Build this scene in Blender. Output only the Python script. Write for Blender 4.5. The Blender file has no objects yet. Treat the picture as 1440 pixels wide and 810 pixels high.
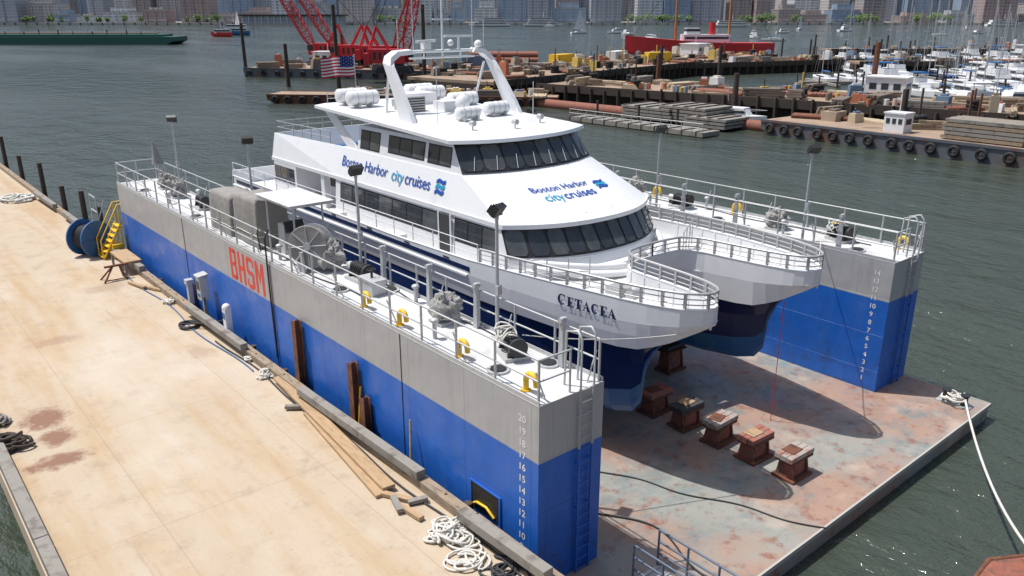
import bpy, math, random, bmesh
from mathutils import Vector, Matrix, noise as mnoise
random.seed(7)
R=random.uniform
sc=bpy.context.scene
FW=Vector((.6455,.7638,0)); RT=Vector((.7638,-.6455,0))
def SH(F,L,z=0):
    v=FW*F+RT*L; return Vector((v.x,v.y,z))
SHANG=math.atan2(RT.y,RT.x)
# ---------------------------------------------------------------- materials
def newmat(name):
    m=bpy.data.materials.new(name); m.use_nodes=True
    nt=m.node_tree; return m,nt,nt.nodes['Principled BSDF']
def c4(c,k=1): return (min(1,c[0]*k),min(1,c[1]*k),min(1,c[2]*k),1)
def nz(nt,src,scale,detail=3,rough=.6):
    n=nt.nodes.new('ShaderNodeTexNoise'); n.inputs['Scale'].default_value=scale
    n.inputs['Detail'].default_value=detail; n.inputs['Roughness'].default_value=rough
    nt.links.new(src,n.inputs['Vector']); return n.outputs['Fac']
def rng(nt,src,lo,hi,a=0,b=1):
    n=nt.nodes.new('ShaderNodeMapRange'); n.inputs[1].default_value=lo; n.inputs[2].default_value=hi
    n.inputs[3].default_value=a; n.inputs[4].default_value=b
    nt.links.new(src,n.inputs[0]); return n.outputs[0]
def mix(nt,f,a,b):
    n=nt.nodes.new('ShaderNodeMix'); n.data_type='RGBA'
    if isinstance(f,float): n.inputs[0].default_value=f
    else: nt.links.new(f,n.inputs[0])
    for i,v in ((6,a),(7,b)):
        if isinstance(v,tuple): n.inputs[i].default_value=v
        else: nt.links.new(v,n.inputs[i])
    return n.outputs[2]
def mth(nt,op,a,b=0):
    n=nt.nodes.new('ShaderNodeMath'); n.operation=op
    for i,v in ((0,a),(1,b)):
        if isinstance(v,(int,float)): n.inputs[i].default_value=v
        else: nt.links.new(v,n.inputs[i])
    return n.outputs[0]
def mapping(nt,src,s):
    n=nt.nodes.new('ShaderNodeMapping'); n.inputs['Scale'].default_value=s
    nt.links.new(src,n.inputs['Vector']); return n.outputs[0]
def bumpn(nt,b,h,strength,dist,prev=None):
    n=nt.nodes.new('ShaderNodeBump'); n.inputs['Strength'].default_value=strength; n.inputs['Distance'].default_value=dist
    nt.links.new(h,n.inputs['Height'])
    if prev is not None: nt.links.new(prev,n.inputs['Normal'])
    nt.links.new(n.outputs[0],b.inputs['Normal']); return n.outputs[0]
def M(name,col,rough=.6,metal=0,var=.12,scale=1.5,col2=None,s2=.6,lo=.5,hi=.65,amt=1,bump=0,bs=15,st=None):
    m,nt,b=newmat(name)
    src=nt.nodes.new('ShaderNodeTexCoord').outputs['Object']
    if st: src=mapping(nt,src,st)
    out=mix(nt,nz(nt,src,scale),c4(col,1-var),c4(col,1+var))
    if col2: out=mix(nt,rng(nt,nz(nt,src,s2,5,.65),lo,hi,0,amt),out,c4(col2))
    nt.links.new(out,b.inputs['Base Color'])
    b.inputs['Roughness'].default_value=rough; b.inputs['Metallic'].default_value=metal
    if bump: bumpn(nt,b,nz(nt,src,bs,3),bump,.02)
    return m
WHITE=M('white_paint',(.78,.785,.79),.32,var=.03,col2=(.60,.58,.54),s2=1.6,lo=.54,hi=.8,amt=.45)
WHITE2=M('white_gelcoat',(.76,.76,.76),.4,var=.05)
GLASS=M('dark_glass',(.045,.052,.058),.05,var=.5,scale=1.2)
GLASS2=M('tinted_glass',(.085,.092,.095),.06,var=.6,scale=1.6)
RUBBER=M('black_rubber',(.018,.018,.02),.6)
NAVY=M('navy_paint',(.009,.022,.085),.28,var=.2)
ANTIF=M('antifouling_blue',(.02,.10,.27),.45,var=.25,col2=(.05,.14,.22),s2=1)
ALU=M('aluminium',(.52,.52,.51),.42,.5,var=.1)
GALV=M('galvanised_steel',(.50,.51,.51),.5,.3,var=.15,scale=6,col2=(.28,.20,.14),s2=5,lo=.6,hi=.72,amt=.7)
DECKG=M('grey_nonskid_deck',(.60,.605,.605),.75,var=.08,scale=3,col2=(.38,.36,.33),s2=1.2,lo=.48,hi=.75,amt=.7,bump=.1,bs=60)
TARP=M('grey_canvas_tarp',(.27,.255,.235),.85,var=.2,scale=3,bump=1,bs=5)
TARP2=M('pale_canvas_tarp',(.30,.29,.275),.85,var=.3,scale=5,bump=1,bs=8)
YEL=M('yellow_paint',(.80,.50,.03),.45,var=.1,scale=5,col2=(.35,.15,.05),s2=5,lo=.6,hi=.72,amt=.5)
BLACK=M('black_iron',(.025,.025,.025),.5,var=.3)
RUST=M('rusty_steel',(.17,.065,.035),.85,var=.35,scale=4,col2=(.07,.035,.025),s2=3,bump=.4,bs=20)
RUST2=M('rusty_red_steel',(.27,.095,.06),.8,var=.4,scale=5,col2=(.12,.07,.055),s2=4,lo=.48,bump=.3,bs=20)
WOOD=M('weathered_timber',(.31,.24,.165),.85,var=.25,scale=2,col2=(.17,.13,.095),s2=2.5,bump=.5,bs=14,st=(4,1,4))
WOODN=M('new_plank',(.43,.29,.165),.8,var=.25,scale=2,col2=(.30,.21,.12),s2=2.5,bump=.3,bs=14,st=(5,.7,5))
WOODG=M('grey_timber',(.27,.25,.22),.88,var=.25,scale=1.5,col2=(.15,.13,.11),s2=1.5,bump=.4,bs=10)
WOODD=M('dark_creosote_timber',(.06,.045,.035),.85,var=.35,scale=1.5,bump=.5,bs=8)
ROPE=M('white_rope',(.70,.68,.62),.8,var=.18,scale=12,bump=.9,bs=70)
ROPED=M('dark_hose',(.03,.03,.035),.6)
RED=M('red_paint',(.55,.025,.03),.4,var=.2)
ORANGE=M('red_lettering',(.72,.05,.022),.5,var=.15,scale=6)
CABLEB=M('blue_paint_faded',(.03,.12,.30),.5,var=.3,scale=3)
BLUEL=M('logo_blue',(.01,.07,.36),.4)
TEAL=M('logo_teal',(.01,.30,.50),.4)
INT=M('interior_dark',(.05,.05,.05),.8)
TYRE=M('tyre_rubber',(.018,.018,.018),.8,var=.3)
BARGEH=M('barge_hull',(.10,.11,.13),.6,var=.3,col2=(.14,.07,.045),s2=.4)
BARGED=M('barge_deck',(.33,.24,.17),.85,var=.3,scale=.5,col2=(.17,.11,.075),s2=.25)
GREENH=M('green_hull',(.02,.10,.075),.5,var=.2)
CONCG=M('grey_concrete',(.42,.40,.36),.85,var=.15,scale=1)
def wingmat():
    m,nt,b=newmat('drydock_wall_paint'); N=nt.nodes; L=nt.links
    src=N.new('ShaderNodeTexCoord').outputs['Object']
    sp=N.new('ShaderNodeSeparateXYZ'); L.new(src,sp.inputs[0])
    z=sp.outputs[2]
    s1=nz(nt,mapping(nt,src,(.5,.5,.12)),2.2,4)
    blue=mix(nt,s1,(.009,.10,.44,1),(.020,.145,.58,1))
    blue=mix(nt,rng(nt,nz(nt,mapping(nt,src,(3,3,.25)),1.1,5,.7),.52,.8,0,.5),blue,(.08,.17,.34,1))
    grey=mix(nt,nz(nt,src,.8,4),(.36,.365,.37,1),(.42,.425,.43,1))
    grey=mix(nt,rng(nt,nz(nt,mapping(nt,src,(4,4,.3)),1.2,5,.7),.54,.8,0,.6),grey,(.25,.23,.215,1))
    c=mix(nt,rng(nt,z,3.995,4.005),blue,grey)
    c=mix(nt,rng(nt,nz(nt,mapping(nt,src,(6,6,.35)),1.7,5,.78),.63,.76,0,.7),c,(.20,.10,.055,1))
    # scuffed band where fenders rub
    band=mth(nt,'MULTIPLY',rng(nt,z,2.9,1.5,0,1),rng(nt,nz(nt,src,2.2,6,.75),.5,.66,0,.55))
    c=mix(nt,band,c,(.035,.06,.13,1))
    c=mix(nt,rng(nt,z,.1,.75,1,0),c,(.05,.06,.05,1))
    L.new(c,b.inputs['Base Color'])
    L.new(rng(nt,nz(nt,src,1.3,4),.35,.65,.28,.55),b.inputs['Roughness'])
    cb=N.new('ShaderNodeCombineXYZ')
    L.new(mth(nt,'ADD',sp.outputs[0],sp.outputs[1]),cb.inputs[0]); L.new(z,cb.inputs[1])
    br=N.new('ShaderNodeTexBrick'); br.offset=0; br.inputs['Scale'].default_value=1
    br.inputs['Brick Width'].default_value=2.45; br.inputs['Row Height'].default_value=1.35
    br.inputs['Mortar Size'].default_value=.012; br.inputs['Mortar Smooth'].default_value=1
    L.new(cb.outputs[0],br.inputs['Vector'])
    n1=bumpn(nt,b,br.outputs['Fac'],.7,.014)
    bumpn(nt,b,nz(nt,src,.9,2),.5,.07,n1)
    return m
WING=wingmat()
def pierm():
    m,nt,b=newmat('pier_concrete'); N=nt.nodes; L=nt.links
    src=N.new('ShaderNodeTexCoord').outputs['Object']
    c=mix(nt,nz(nt,src,.35,6,.65),(.41,.32,.22,1),(.53,.44,.33,1))
    c=mix(nt,rng(nt,nz(nt,mapping(nt,src,(1.0,.13,1)),.9,5,.65),.45,.66,0,.7),c,(.42,.275,.135,1))
    c=mix(nt,rng(nt,nz(nt,src,1.3,7,.72),.52,.75,0,.6),c,(.29,.22,.155,1))
    c=mix(nt,rng(nt,nz(nt,mapping(nt,src,(1,.5,1)),.22,4),.5,.68,0,.6),c,(.56,.50,.42,1))
    n3=nz(nt,src,2.6,6,.7)
    c=mix(nt,rng(nt,nz(nt,src,11,3,.8),.60,.74,0,.45),c,(.20,.155,.12,1))
    # dark tyre / drag marks
    c=mix(nt,rng(nt,nz(nt,mapping(nt,src,(2.4,.12,1)),1.3,6,.75),.62,.74,0,.4),c,(.22,.18,.14,1))
    for (x,y,sx,sy) in ((3.15,25.9,.5,.7),(3.25,24.4,.42,.5),(2.9,22.9,.65,.35),(4.9,32.5,.8,.35),(8.0,38,.9,.5),(8.7,28,.4,.7)):
        mp=N.new('ShaderNodeMapping'); mp.inputs['Location'].default_value=(-x/sx,-y/sy,0); mp.inputs['Scale'].default_value=(1/sx,1/sy,0)
        L.new(src,mp.inputs[0])
        ln=N.new('ShaderNodeVectorMath'); ln.operation='LENGTH'; L.new(mp.outputs[0],ln.inputs[0])
        d=mth(nt,'ADD',ln.outputs['Value'],mth(nt,'MULTIPLY',n3,2.6))
        c=mix(nt,rng(nt,d,2.0,2.7,.85 if x<4 else .3,0),c,(.20,.085,.05,1))
    br=N.new('ShaderNodeTexBrick'); br.offset=0; br.inputs['Scale'].default_value=1
    br.inputs['Brick Width'].default_value=4.2; br.inputs['Row Height'].default_value=6
    br.inputs['Mortar Size'].default_value=.012
    L.new(src,br.inputs['Vector'])
    c=mix(nt,mth(nt,'MULTIPLY',br.outputs['Fac'],.35),c,(.2,.15,.1,1))
    L.new(c,b.inputs['Base Color']); b.inputs['Roughness'].default_value=.85
    bumpn(nt,b,nz(nt,src,25,4,.7),.4,.01)
    return m
PIER=pierm()
def pontm():
    m,nt,b=newmat('pontoon_deck_steel'); N=nt.nodes; L=nt.links
    src=N.new('ShaderNodeTexCoord').outputs['Object']
    c=mix(nt,nz(nt,src,.5,6,.65),(.21,.235,.22,1),(.36,.33,.285,1))
    c=mix(nt,rng(nt,nz(nt,src,.33,6,.62),.40,.56,0,.9),c,(.36,.225,.165,1))
    c=mix(nt,rng(nt,nz(nt,src,.8,6,.7),.50,.66,0,.75),c,(.14,.20,.21,1))
    c=mix(nt,rng(nt,nz(nt,src,1.8,6,.7),.54,.66,0,.75),c,(.22,.08,.048,1))
    c=mix(nt,rng(nt,nz(nt,src,.55,4,.6),.57,.69,0,.65),c,(.46,.39,.32,1))
    c=mix(nt,rng(nt,nz(nt,src,3.1,6,.75),.58,.72,0,.6),c,(.10,.075,.06,1))
    L.new(c,b.inputs['Base Color'])
    L.new(rng(nt,nz(nt,src,.6,3),.35,.6,.30,.8),b.inputs['Roughness'])
    br=N.new('ShaderNodeTexBrick'); br.offset=0; br.inputs['Scale'].default_value=1
    br.inputs['Brick Width'].default_value=2.4; br.inputs['Row Height'].default_value=1.8
    br.inputs['Mortar Size'].default_value=.012
    L.new(src,br.inputs['Vector'])
    bumpn(nt,b,br.outputs['Fac'],.4,.01)
    return m
PONT=pontm()
def waterm():
    m,nt,b=newmat('harbour_water'); N=nt.nodes; L=nt.links
    src=N.new('ShaderNodeTexCoord').outputs['Object']
    c=mix(nt,nz(nt,src,.02,3),(.044,.058,.042,1),(.060,.070,.052,1))
    L.new(c,b.inputs['Base Color'])
    L.new(rng(nt,nz(nt,mapping(nt,src,(1,.3,1)),.025,3),.4,.6,.05,.18),b.inputs['Roughness'])
    b.inputs['IOR'].default_value=1.38
    b.inputs['Specular IOR Level'].default_value=.75
    mp=N.new('ShaderNodeMapping'); mp.inputs['Rotation'].default_value=(0,0,.5); mp.inputs['Scale'].default_value=(1,.5,1); L.new(src,mp.inputs[0])
    n1=bumpn(nt,b,nz(nt,mp.outputs[0],.30,3,.55),.9,.75)
    bumpn(nt,b,nz(nt,mp.outputs[0],1.5,4,.65),.95,.26,n1)
    return m
WATER=waterm()
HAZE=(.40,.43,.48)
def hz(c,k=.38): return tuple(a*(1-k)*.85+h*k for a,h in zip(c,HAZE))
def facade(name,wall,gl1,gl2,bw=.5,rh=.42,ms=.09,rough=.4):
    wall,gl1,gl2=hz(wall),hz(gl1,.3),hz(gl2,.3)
    m,nt,b=newmat(name); N=nt.nodes; L=nt.links
    src=N.new('ShaderNodeTexCoord').outputs['Object']
    sp=N.new('ShaderNodeSeparateXYZ'); L.new(src,sp.inputs[0])
    d=RT+FW
    u=mth(nt,'ADD',mth(nt,'MULTIPLY',sp.outputs[0],d.x),mth(nt,'MULTIPLY',sp.outputs[1],d.y))
    cb=N.new('ShaderNodeCombineXYZ'); L.new(u,cb.inputs[0]); L.new(sp.outputs[2],cb.inputs[1])
    br=N.new('ShaderNodeTexBrick'); br.offset=0; br.inputs['Scale'].default_value=.1
    br.inputs['Brick Width'].default_value=bw; br.inputs['Row Height'].default_value=rh
    br.inputs['Mortar Size'].default_value=ms; br.inputs['Mortar Smooth'].default_value=.1
    br.inputs['Color1'].default_value=c4(gl1); br.inputs['Color2'].default_value=c4(gl2); br.inputs['Mortar'].default_value=c4(wall)
    L.new(cb.outputs[0],br.inputs['Vector'])
    L.new(br.outputs['Color'],b.inputs['Base Color']); b.inputs['Roughness'].default_value=rough
    return m
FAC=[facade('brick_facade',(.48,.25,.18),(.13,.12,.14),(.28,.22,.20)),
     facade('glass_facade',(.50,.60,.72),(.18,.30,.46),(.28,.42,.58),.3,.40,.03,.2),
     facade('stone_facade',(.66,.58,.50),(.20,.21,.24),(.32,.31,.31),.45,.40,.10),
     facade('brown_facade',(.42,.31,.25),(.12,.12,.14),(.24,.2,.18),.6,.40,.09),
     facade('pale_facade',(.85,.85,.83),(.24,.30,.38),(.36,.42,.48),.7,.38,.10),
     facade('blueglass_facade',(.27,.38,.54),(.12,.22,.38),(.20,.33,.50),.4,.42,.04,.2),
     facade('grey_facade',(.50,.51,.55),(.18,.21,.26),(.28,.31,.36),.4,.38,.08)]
LEAF=M('foliage',(.10,.17,.045),.8,var=.5,scale=.15)
LAND=M('shore_land',(.22,.2,.17),.9,var=.2,scale=.02)
# ---------------------------------------------------------------- mesh builder
class B:
    def __init__(s,name): s.n=name; s.v=[]; s.f=[]; s.m=[]; s.sm=[]; s.mats=[]; s.T=None
    def mi(s,m):
        if m not in s.mats: s.mats.append(m)
        return s.mats.index(m)
    def add(s,vs,fs,m,smooth=False):
        o=len(s.v); k=s.mi(m)
        for p in vs:
            p=Vector(p)
            if s.T is not None: p=s.T@p
            s.v.append(p)
        for f in fs: s.f.append([i+o for i in f]); s.m.append(k); s.sm.append(smooth)
    def bx(s,x0,x1,y0,y1,z0,z1,m):
        s.add([(x0,y0,z0),(x1,y0,z0),(x1,y1,z0),(x0,y1,z0),(x0,y0,z1),(x1,y0,z1),(x1,y1,z1),(x0,y1,z1)],
              [(0,3,2,1),(4,5,6,7),(0,1,5,4),(1,2,6,5),(2,3,7,6),(3,0,4,7)],m)
    def box(s,c,d,m,rz=0,tx=1,ty=1,rx=0,ry=0):
        Mx=Matrix.Translation(c)@Matrix.Rotation(rz,4,'Z')@Matrix.Rotation(ry,4,'Y')@Matrix.Rotation(rx,4,'X')
        a,b,e=d[0]/2,d[1]/2,d[2]/2
        P=[(-a,-b,-e),(a,-b,-e),(a,b,-e),(-a,b,-e),(-a*tx,-b*ty,e),(a*tx,-b*ty,e),(a*tx,b*ty,e),(-a*tx,b*ty,e)]
        s.add([Mx@Vector(p) for p in P],[(0,3,2,1),(4,5,6,7),(0,1,5,4),(1,2,6,5),(2,3,7,6),(3,0,4,7)],m)
    def cyl(s,p,q,r,m,n=8,r2=None,cap=True):
        p=Vector(p); q=Vector(q); d=(q-p)
        if d.length<1e-6: return
        d.normalize(); u=d.orthogonal().normalized(); w=d.cross(u)
        if r2 is None: r2=r
        vs=[]
        for k in range(n):
            a=2*math.pi*k/n; vs.append(p+(u*math.cos(a)+w*math.sin(a))*r)
        for k in range(n):
            a=2*math.pi*k/n; vs.append(q+(u*math.cos(a)+w*math.sin(a))*r2)
        s.add(vs,[(k,(k+1)%n,n+(k+1)%n,n+k) for k in range(n)],m,n>5)
        if cap: s.add(vs,[tuple(range(n))[::-1],tuple(range(n,2*n))],m)
    def tube(s,pts,r,m,n=6,closed=False):
        pts=[Vector(p) for p in pts]; N=len(pts); vs=[]; u=None
        for i,p in enumerate(pts):
            a=pts[max(i-1,0)]; b=pts[min(i+1,N-1)]
            if closed: a=pts[i-1]; b=pts[(i+1)%N]
            d=(b-a)
            if d.length<1e-6: d=Vector((0,0,1))
            d.normalize()
            if u is None: u=d.orthogonal().normalized()
            u=(u-d*u.dot(d))
            if u.length<1e-4: u=d.orthogonal()
            u.normalize(); w=d.cross(u)
            for k in range(n):
                t=2*math.pi*k/n; vs.append(p+(u*math.cos(t)+w*math.sin(t))*r)
        fs=[]
        for i in range(N if closed else N-1):
            j=(i+1)%N
            for k in range(n): fs.append((i*n+k,i*n+(k+1)%n,j*n+(k+1)%n,j*n+k))
        s.add(vs,fs,m,True)
        if not closed: s.add(vs,[tuple(range(n))[::-1],tuple(range((N-1)*n,N*n))],m)
    def loft(s,rings,m,closed=True,cap=True,smooth=False):
        n=len(rings[0]); vs=[p for r in rings for p in r]; fs=[]
        for i in range(len(rings)-1):
            for k in range(n if closed else n-1):
                fs.append((i*n+k,i*n+(k+1)%n,(i+1)*n+(k+1)%n,(i+1)*n+k))
        s.add(vs,fs,m,smooth)
        if cap: s.add(vs,[tuple(range(n))[::-1],tuple(range((len(rings)-1)*n,len(rings)*n))],m)
    def quad(s,a,b,c,d,m): s.add([a,b,c,d],[(0,1,2,3)],m)
    def sph(s,c,r,m,sc=(1,1,1),nu=12,nv=8,jit=0,seed=0):
        vs=[];fs=[];c=Vector(c)
        for j in range(nv+1):
            t=math.pi*j/nv
            for i in range(nu):
                a=2*math.pi*i/nu
                d=Vector((math.sin(t)*math.cos(a),math.sin(t)*math.sin(a),math.cos(t)))
                k=r
                if jit:
                    o=Vector((seed,seed*2.1,0)); k=r*(1+jit*mnoise.noise(d*1.8+o)+jit*.5*mnoise.noise(Vector((d.x*5,d.y*5,d.z*1.6))+o)+jit*.25*mnoise.noise(d*9+o))
                vs.append(c+Vector((d.x*sc[0],d.y*sc[1],d.z*sc[2]))*k)
        for j in range(nv):
            for i in range(nu): fs.append((j*nu+i,j*nu+(i+1)%nu,(j+1)*nu+(i+1)%nu,(j+1)*nu+i))
        s.add(vs,fs,m,not jit)
    def torus(s,c,ax,Rr,r,m,n=16,k=6):
        ax=Vector(ax).normalized(); u=ax.orthogonal().normalized(); w=ax.cross(u); c=Vector(c)
        s.tube([c+(u*math.cos(2*math.pi*i/n)+w*math.sin(2*math.pi*i/n))*Rr for i in range(n)],r,m,k,True)
    def done(s,bevel=0,loc=None,rz=0,parent=None):
        me=bpy.data.meshes.new(s.n); me.from_pydata([tuple(v) for v in s.v],[],s.f)
        for m in s.mats: me.materials.append(m)
        for i,p in enumerate(me.polygons): p.material_index=s.m[i]; p.use_smooth=s.sm[i]
        bm=bmesh.new(); bm.from_mesh(me)
        bmesh.ops.recalc_face_normals(bm,faces=bm.faces); bm.to_mesh(me); bm.free()
        o=bpy.data.objects.new(s.n,me); sc.collection.objects.link(o)
        if bevel:
            md=o.modifiers.new('bevel','BEVEL'); md.width=bevel; md.segments=2; md.limit_method='ANGLE'; md.angle_limit=.7
        if loc is not None: o.location=loc
        o.rotation_euler[2]=rz
        if parent: o.parent=parent
        return o
def inst(o,loc,rz=0,s=1):
    c=o.copy(); c.location=loc; c.rotation_euler[2]=rz; c.scale=(s,s,s); sc.collection.objects.link(c); return c
def lerp(tab,x):
    if x<=tab[0][0]: return tab[0][1]
    for (a,p),(b,q) in zip(tab,tab[1:]):
        if x<=b: return p+(q-p)*(x-a)/(b-a)
    return tab[-1][1]
def textmesh(body,size,fn,mat,name,parent,align='CENTER',offset=0,sx=1,shear=0):
    cu=bpy.data.curves.new(name,'FONT'); cu.body=body; cu.size=size; cu.align_x=align; cu.offset=offset; cu.shear=shear
    o=bpy.data.objects.new(name+'_t',cu); sc.collection.objects.link(o)
    dg=bpy.context.evaluated_depsgraph_get(); dg.update()
    me=bpy.data.meshes.new_from_object(o.evaluated_get(dg))
    bpy.data.objects.remove(o)
    for v in me.vertices: v.co=fn(v.co.x*sx,v.co.y)
    me.materials.clear(); me.materials.append(mat)
    t=bpy.data.objects.new(name,me); sc.collection.objects.link(t); t.parent=parent
    return t
def strokes(name,fn,lets,h,mat,parent):
    # lets : list of (x offset, [quads of (x,y) corner points])
    b=B(name)
    for x0,qs in lets:
        for q in qs:
            # subdivide along the stroke so that it follows a curved surface
            b.add([fn(x0+x,y) for x,y in q],[tuple(range(len(q)))],mat)
    return b.done(parent=parent)
def rect(x0,y0,x1,y1): return [(x0,y0),(x1,y0),(x1,y1),(x0,y1)]
def block(ch,w,h,t):
    if ch=='H': return [rect(0,0,t,h),rect(w-t,0,w,h),rect(t,h/2-t*.45,w-t,h/2+t*.45)]
    if ch=='B': return [rect(0,0,t,h),rect(t,0,w-t*.5,t*.8),rect(t,h-t*.8,w-t*.6,h),rect(t,h/2-t*.4,w-t*.6,h/2+t*.4),
                        [(w-t,t*.8),(w-t*.5,0),(w,t*.6),(w,h/2-t*.5),(w-t*.5,h/2),(w-t,h/2-t*.4)],
                        [(w-t,h/2+t*.4),(w-t*.5,h/2),(w-t*.1,h/2+t*.5),(w-t*.1,h-t*.6),(w-t*.6,h),(w-t,h-t*.8)]]
    if ch=='S': return [rect(t*.5,0,w-t*.5,t*.8),rect(t*.5,h-t*.8,w-t*.5,h),rect(t*.5,h/2-t*.4,w-t*.5,h/2+t*.4),
                        rect(0,h/2,t*.5,h-t*.4),rect(w-t*.5,t*.4,w,h/2),rect(t*.5,h/2+t*.4,t,h-t*.8),rect(w-t,t*.8,w-t*.5,h/2-t*.4),
                        rect(0,t*.4,t*.5,h*.28),rect(w-t*.5,h*.72,w,h-t*.4)]
    if ch=='M': return [rect(0,0,t,h),rect(w-t,0,w,h),[(t,h),(t,h-t*1.5),(w/2,h*.3),(w/2,h*.3+t*1.5)],[(w-t,h),(w-t,h-t*1.5),(w/2,h*.3),(w/2,h*.3+t*1.5)]]
def serif(ch,w,h,t):
    s=t*.5; th=h*.09
    if ch=='C':
        pts=[]; out=[]
        N=12
        for i in range(N+1):
            a=math.radians(48+264*i/N); pts.append((a))
        for a,c in zip(pts,pts[1:]):
            tk=lambda q:t*(.45+.55*abs(math.cos(q)))
            P=lambda q,k:(w/2+(w/2-k)*math.cos(q),h/2+(h/2-k*.7)*math.sin(q))
            out.append([P(a,0),P(c,0),P(c,tk(c)),P(a,tk(a))])
        out.append(rect(w*.84,h*.66,w*.92,h*.98))
        return out
    if ch=='E': return [rect(t*.5,0,t*1.5,h),rect(0,0,t*.5,th),rect(0,h-th,t*.5,h),rect(t*1.5,0,w,th),rect(t*1.5,h-th,w*.95,h),rect(t*1.5,h/2-th/2,w*.7,h/2+th/2),
                        rect(w-s*.8,th,w,h*.28),rect(w*.95-s*.8,h*.72,w*.95,h-th),rect(w*.62,h*.36,w*.7,h/2-th/2),rect(w*.62,h/2+th/2,w*.7,h*.64)]
    if ch=='T': return [rect(w/2-t/2,0,w/2+t/2,h-th),rect(0,h-th,w,h),rect(w/2-t,0,w/2-t/2,th),rect(w/2+t/2,0,w/2+t,th),rect(0,h*.7,s*.8,h-th),rect(w-s*.8,h*.7,w,h-th)]
    if ch=='A': return [[(w*.08,th),(w*.08+s*.7,th),(w*.52,h*.86),(w*.47,h)],[(w*.47,h),(w*.40,h*.9),(w*.92-t,th),(w*.95,th)],rect(w*.25,h*.28,w*.7,h*.28+th),rect(-.02,0,w*.30,th),rect(w*.6,0,w+.02,th)]
def resample(pts,step):
    pts=[Vector(p) for p in pts]; out=[pts[0]]
    L=sum((b-a).length for a,b in zip(pts,pts[1:])); n=max(1,round(L/step)); step=L/n
    nxt=step; d=0
    for a,b in zip(pts,pts[1:]):
        l=(b-a).length
        while nxt<=d+l+1e-6 and l>0:
            out.append(a.lerp(b,(nxt-d)/l)); nxt+=step
        d+=l
    return out
def railing(b,pts,h,spacing,mids,r,mat,rp=None):
    pts=[Vector(p) for p in pts]; up=Vector((0,0,1))
    for p in resample(pts,spacing): b.cyl(p,p+up*h,rp or r*1.15,mat,6)
    for k in [h]+mids: b.tube([p+up*k for p in pts],r,mat,6)
def ladder(b,x,y,z0,z1,w,mat):
    dx=Vector((w/2,0,0)); c=Vector((x,y,0))
    for sgn in (-1,1):
        p=c+dx*sgn; b.box((p.x,p.y,(z0+z1)/2),(.05,.05,z1-z0),mat)
    z=z0+.15
    while z<z1:
        b.cyl(c-dx+Vector((0,0,z)),c+dx+Vector((0,0,z)),.018,mat,5); z+=.3
# ---------------------------------------------------------------- water
b=B('water'); b.quad((-9000,-9000,0),(9000,-9000,0),(9000,9000,0),(-9000,9000,0),WATER); b.done()
# ---------------------------------------------------------------- drydock
PZ=.6; WZ=5.4
b=B('floating_drydock')
b.bx(10.4,28.8,8.4,43.2,-1.2,PZ,PONT)
b.bx(10.38,28.82,8.34,8.398,PZ-.12,PZ+.015,CONCG)
b.bx(28.802,28.84,8.34,11.3,PZ-.12,PZ+.015,CONCG)
for x0,x1 in ((10.4,12.4),(26.6,28.8)):
    b.bx(x0-.002,x1+.002,11.4,42.8,PZ-.3 if x0<20 else PZ+.002,WZ,WING)
    b.bx(x0,x1,11.402,42.798,WZ+.002,WZ+.02,DECKG)
    for xx in (x0+.02,x1-.02): b.bx(xx-.015,xx+.015,11.42,42.78,WZ+.02,WZ+.12,GALV)
b.bx(10.396,10.41,8.4,11.4,-.4,PZ-.001,WING)
xo,xi=10.47,12.33
for x in (xo,xi,26.67,28.73):
    railing(b,[(x,42.7,WZ),(x,11.5,WZ)],1.05,1.5,[.55],.024,GALV,.034)
    for k in range(11):
        y=11.6+3.0*k; s=.28 if x in (xo,26.67) else -.28
        b.cyl((x,y,WZ+.75),(x+s,y,WZ+.02),.02,GALV,5)
railing(b,[(xo,42.7,WZ),(xi,42.7,WZ)],1.05,1.0,[.55],.024,GALV,.03)
railing(b,[(xo,11.5,WZ),(11.4,11.5,WZ)],1.05,1.0,[.55],.024,GALV,.03)
railing(b,[(26.67,11.5,WZ),(27.6,11.5,WZ)],1.05,1.0,[.55],.024,GALV,.03)
railing(b,[(28.2,11.5,WZ),(28.73,11.5,WZ)],1.05,1.0,[.55],.024,GALV,.03)
for x,ys in ((12.05,(12.9,18.6,20.0,26.2,32.4,36.0)),(10.9,(13.4,16.0,21.0,25.2,33.2,36.4,40)),(27.1,(13,16,19,22.6,26,31)),(28.2,(17,20.4,25,29,33))):
    for k,y in enumerate(ys):
        if k%2: b.cyl((x,y,WZ+.02),(x,y,WZ+.5),.06,GALV,8); b.sph((x,y,WZ+.52),.12,GALV,(1,1,.6),10,6)
        else: b.cyl((x,y,WZ+.02),(x,y,WZ+.07),.28,GALV,14); b.cyl((x,y,WZ+.07),(x,y,WZ+.1),.2,BLACK,10)
# tall tapered fairlead posts
for x,ys in ((12.2,(12.6,15.9,18.1,20.6,24.2)),(26.85,(13.6,18.0,20.6,24.4))):
    for y in ys: b.box((x,y,WZ+.65),(.13,.16,1.26),GALV,tx=.7,ty=.7); b.cyl((x-.1,y,WZ+1.22),(x+.1,y,WZ+1.22),.07,GALV,8)
ladder(b,11.78,11.32,.2,WZ+.1,.42,WING); ladder(b,27.9,11.32,PZ,WZ+.1,.42,WING)
for lx in (11.57,11.99,27.69,28.11):
    b.tube([(lx,11.32,WZ),(lx,11.32,WZ+1.3),(lx,11.45,WZ+1.45),(lx,11.8,WZ+1.35),(lx,11.85,WZ+.02)],.028,GALV,6)
    for z in (1.2,2.4,3.6,4.8): b.box((lx,11.36,z),(.04,.09,.05),WING)
b.bx(10.385,10.395,12.75,13.85,1.72,2.45,BLACK)
for a in ((12.70,12.76,1.68,2.49),(13.84,13.90,1.68,2.49)): b.bx(10.36,10.394,a[0],a[1],a[2],a[3],WING)
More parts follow.
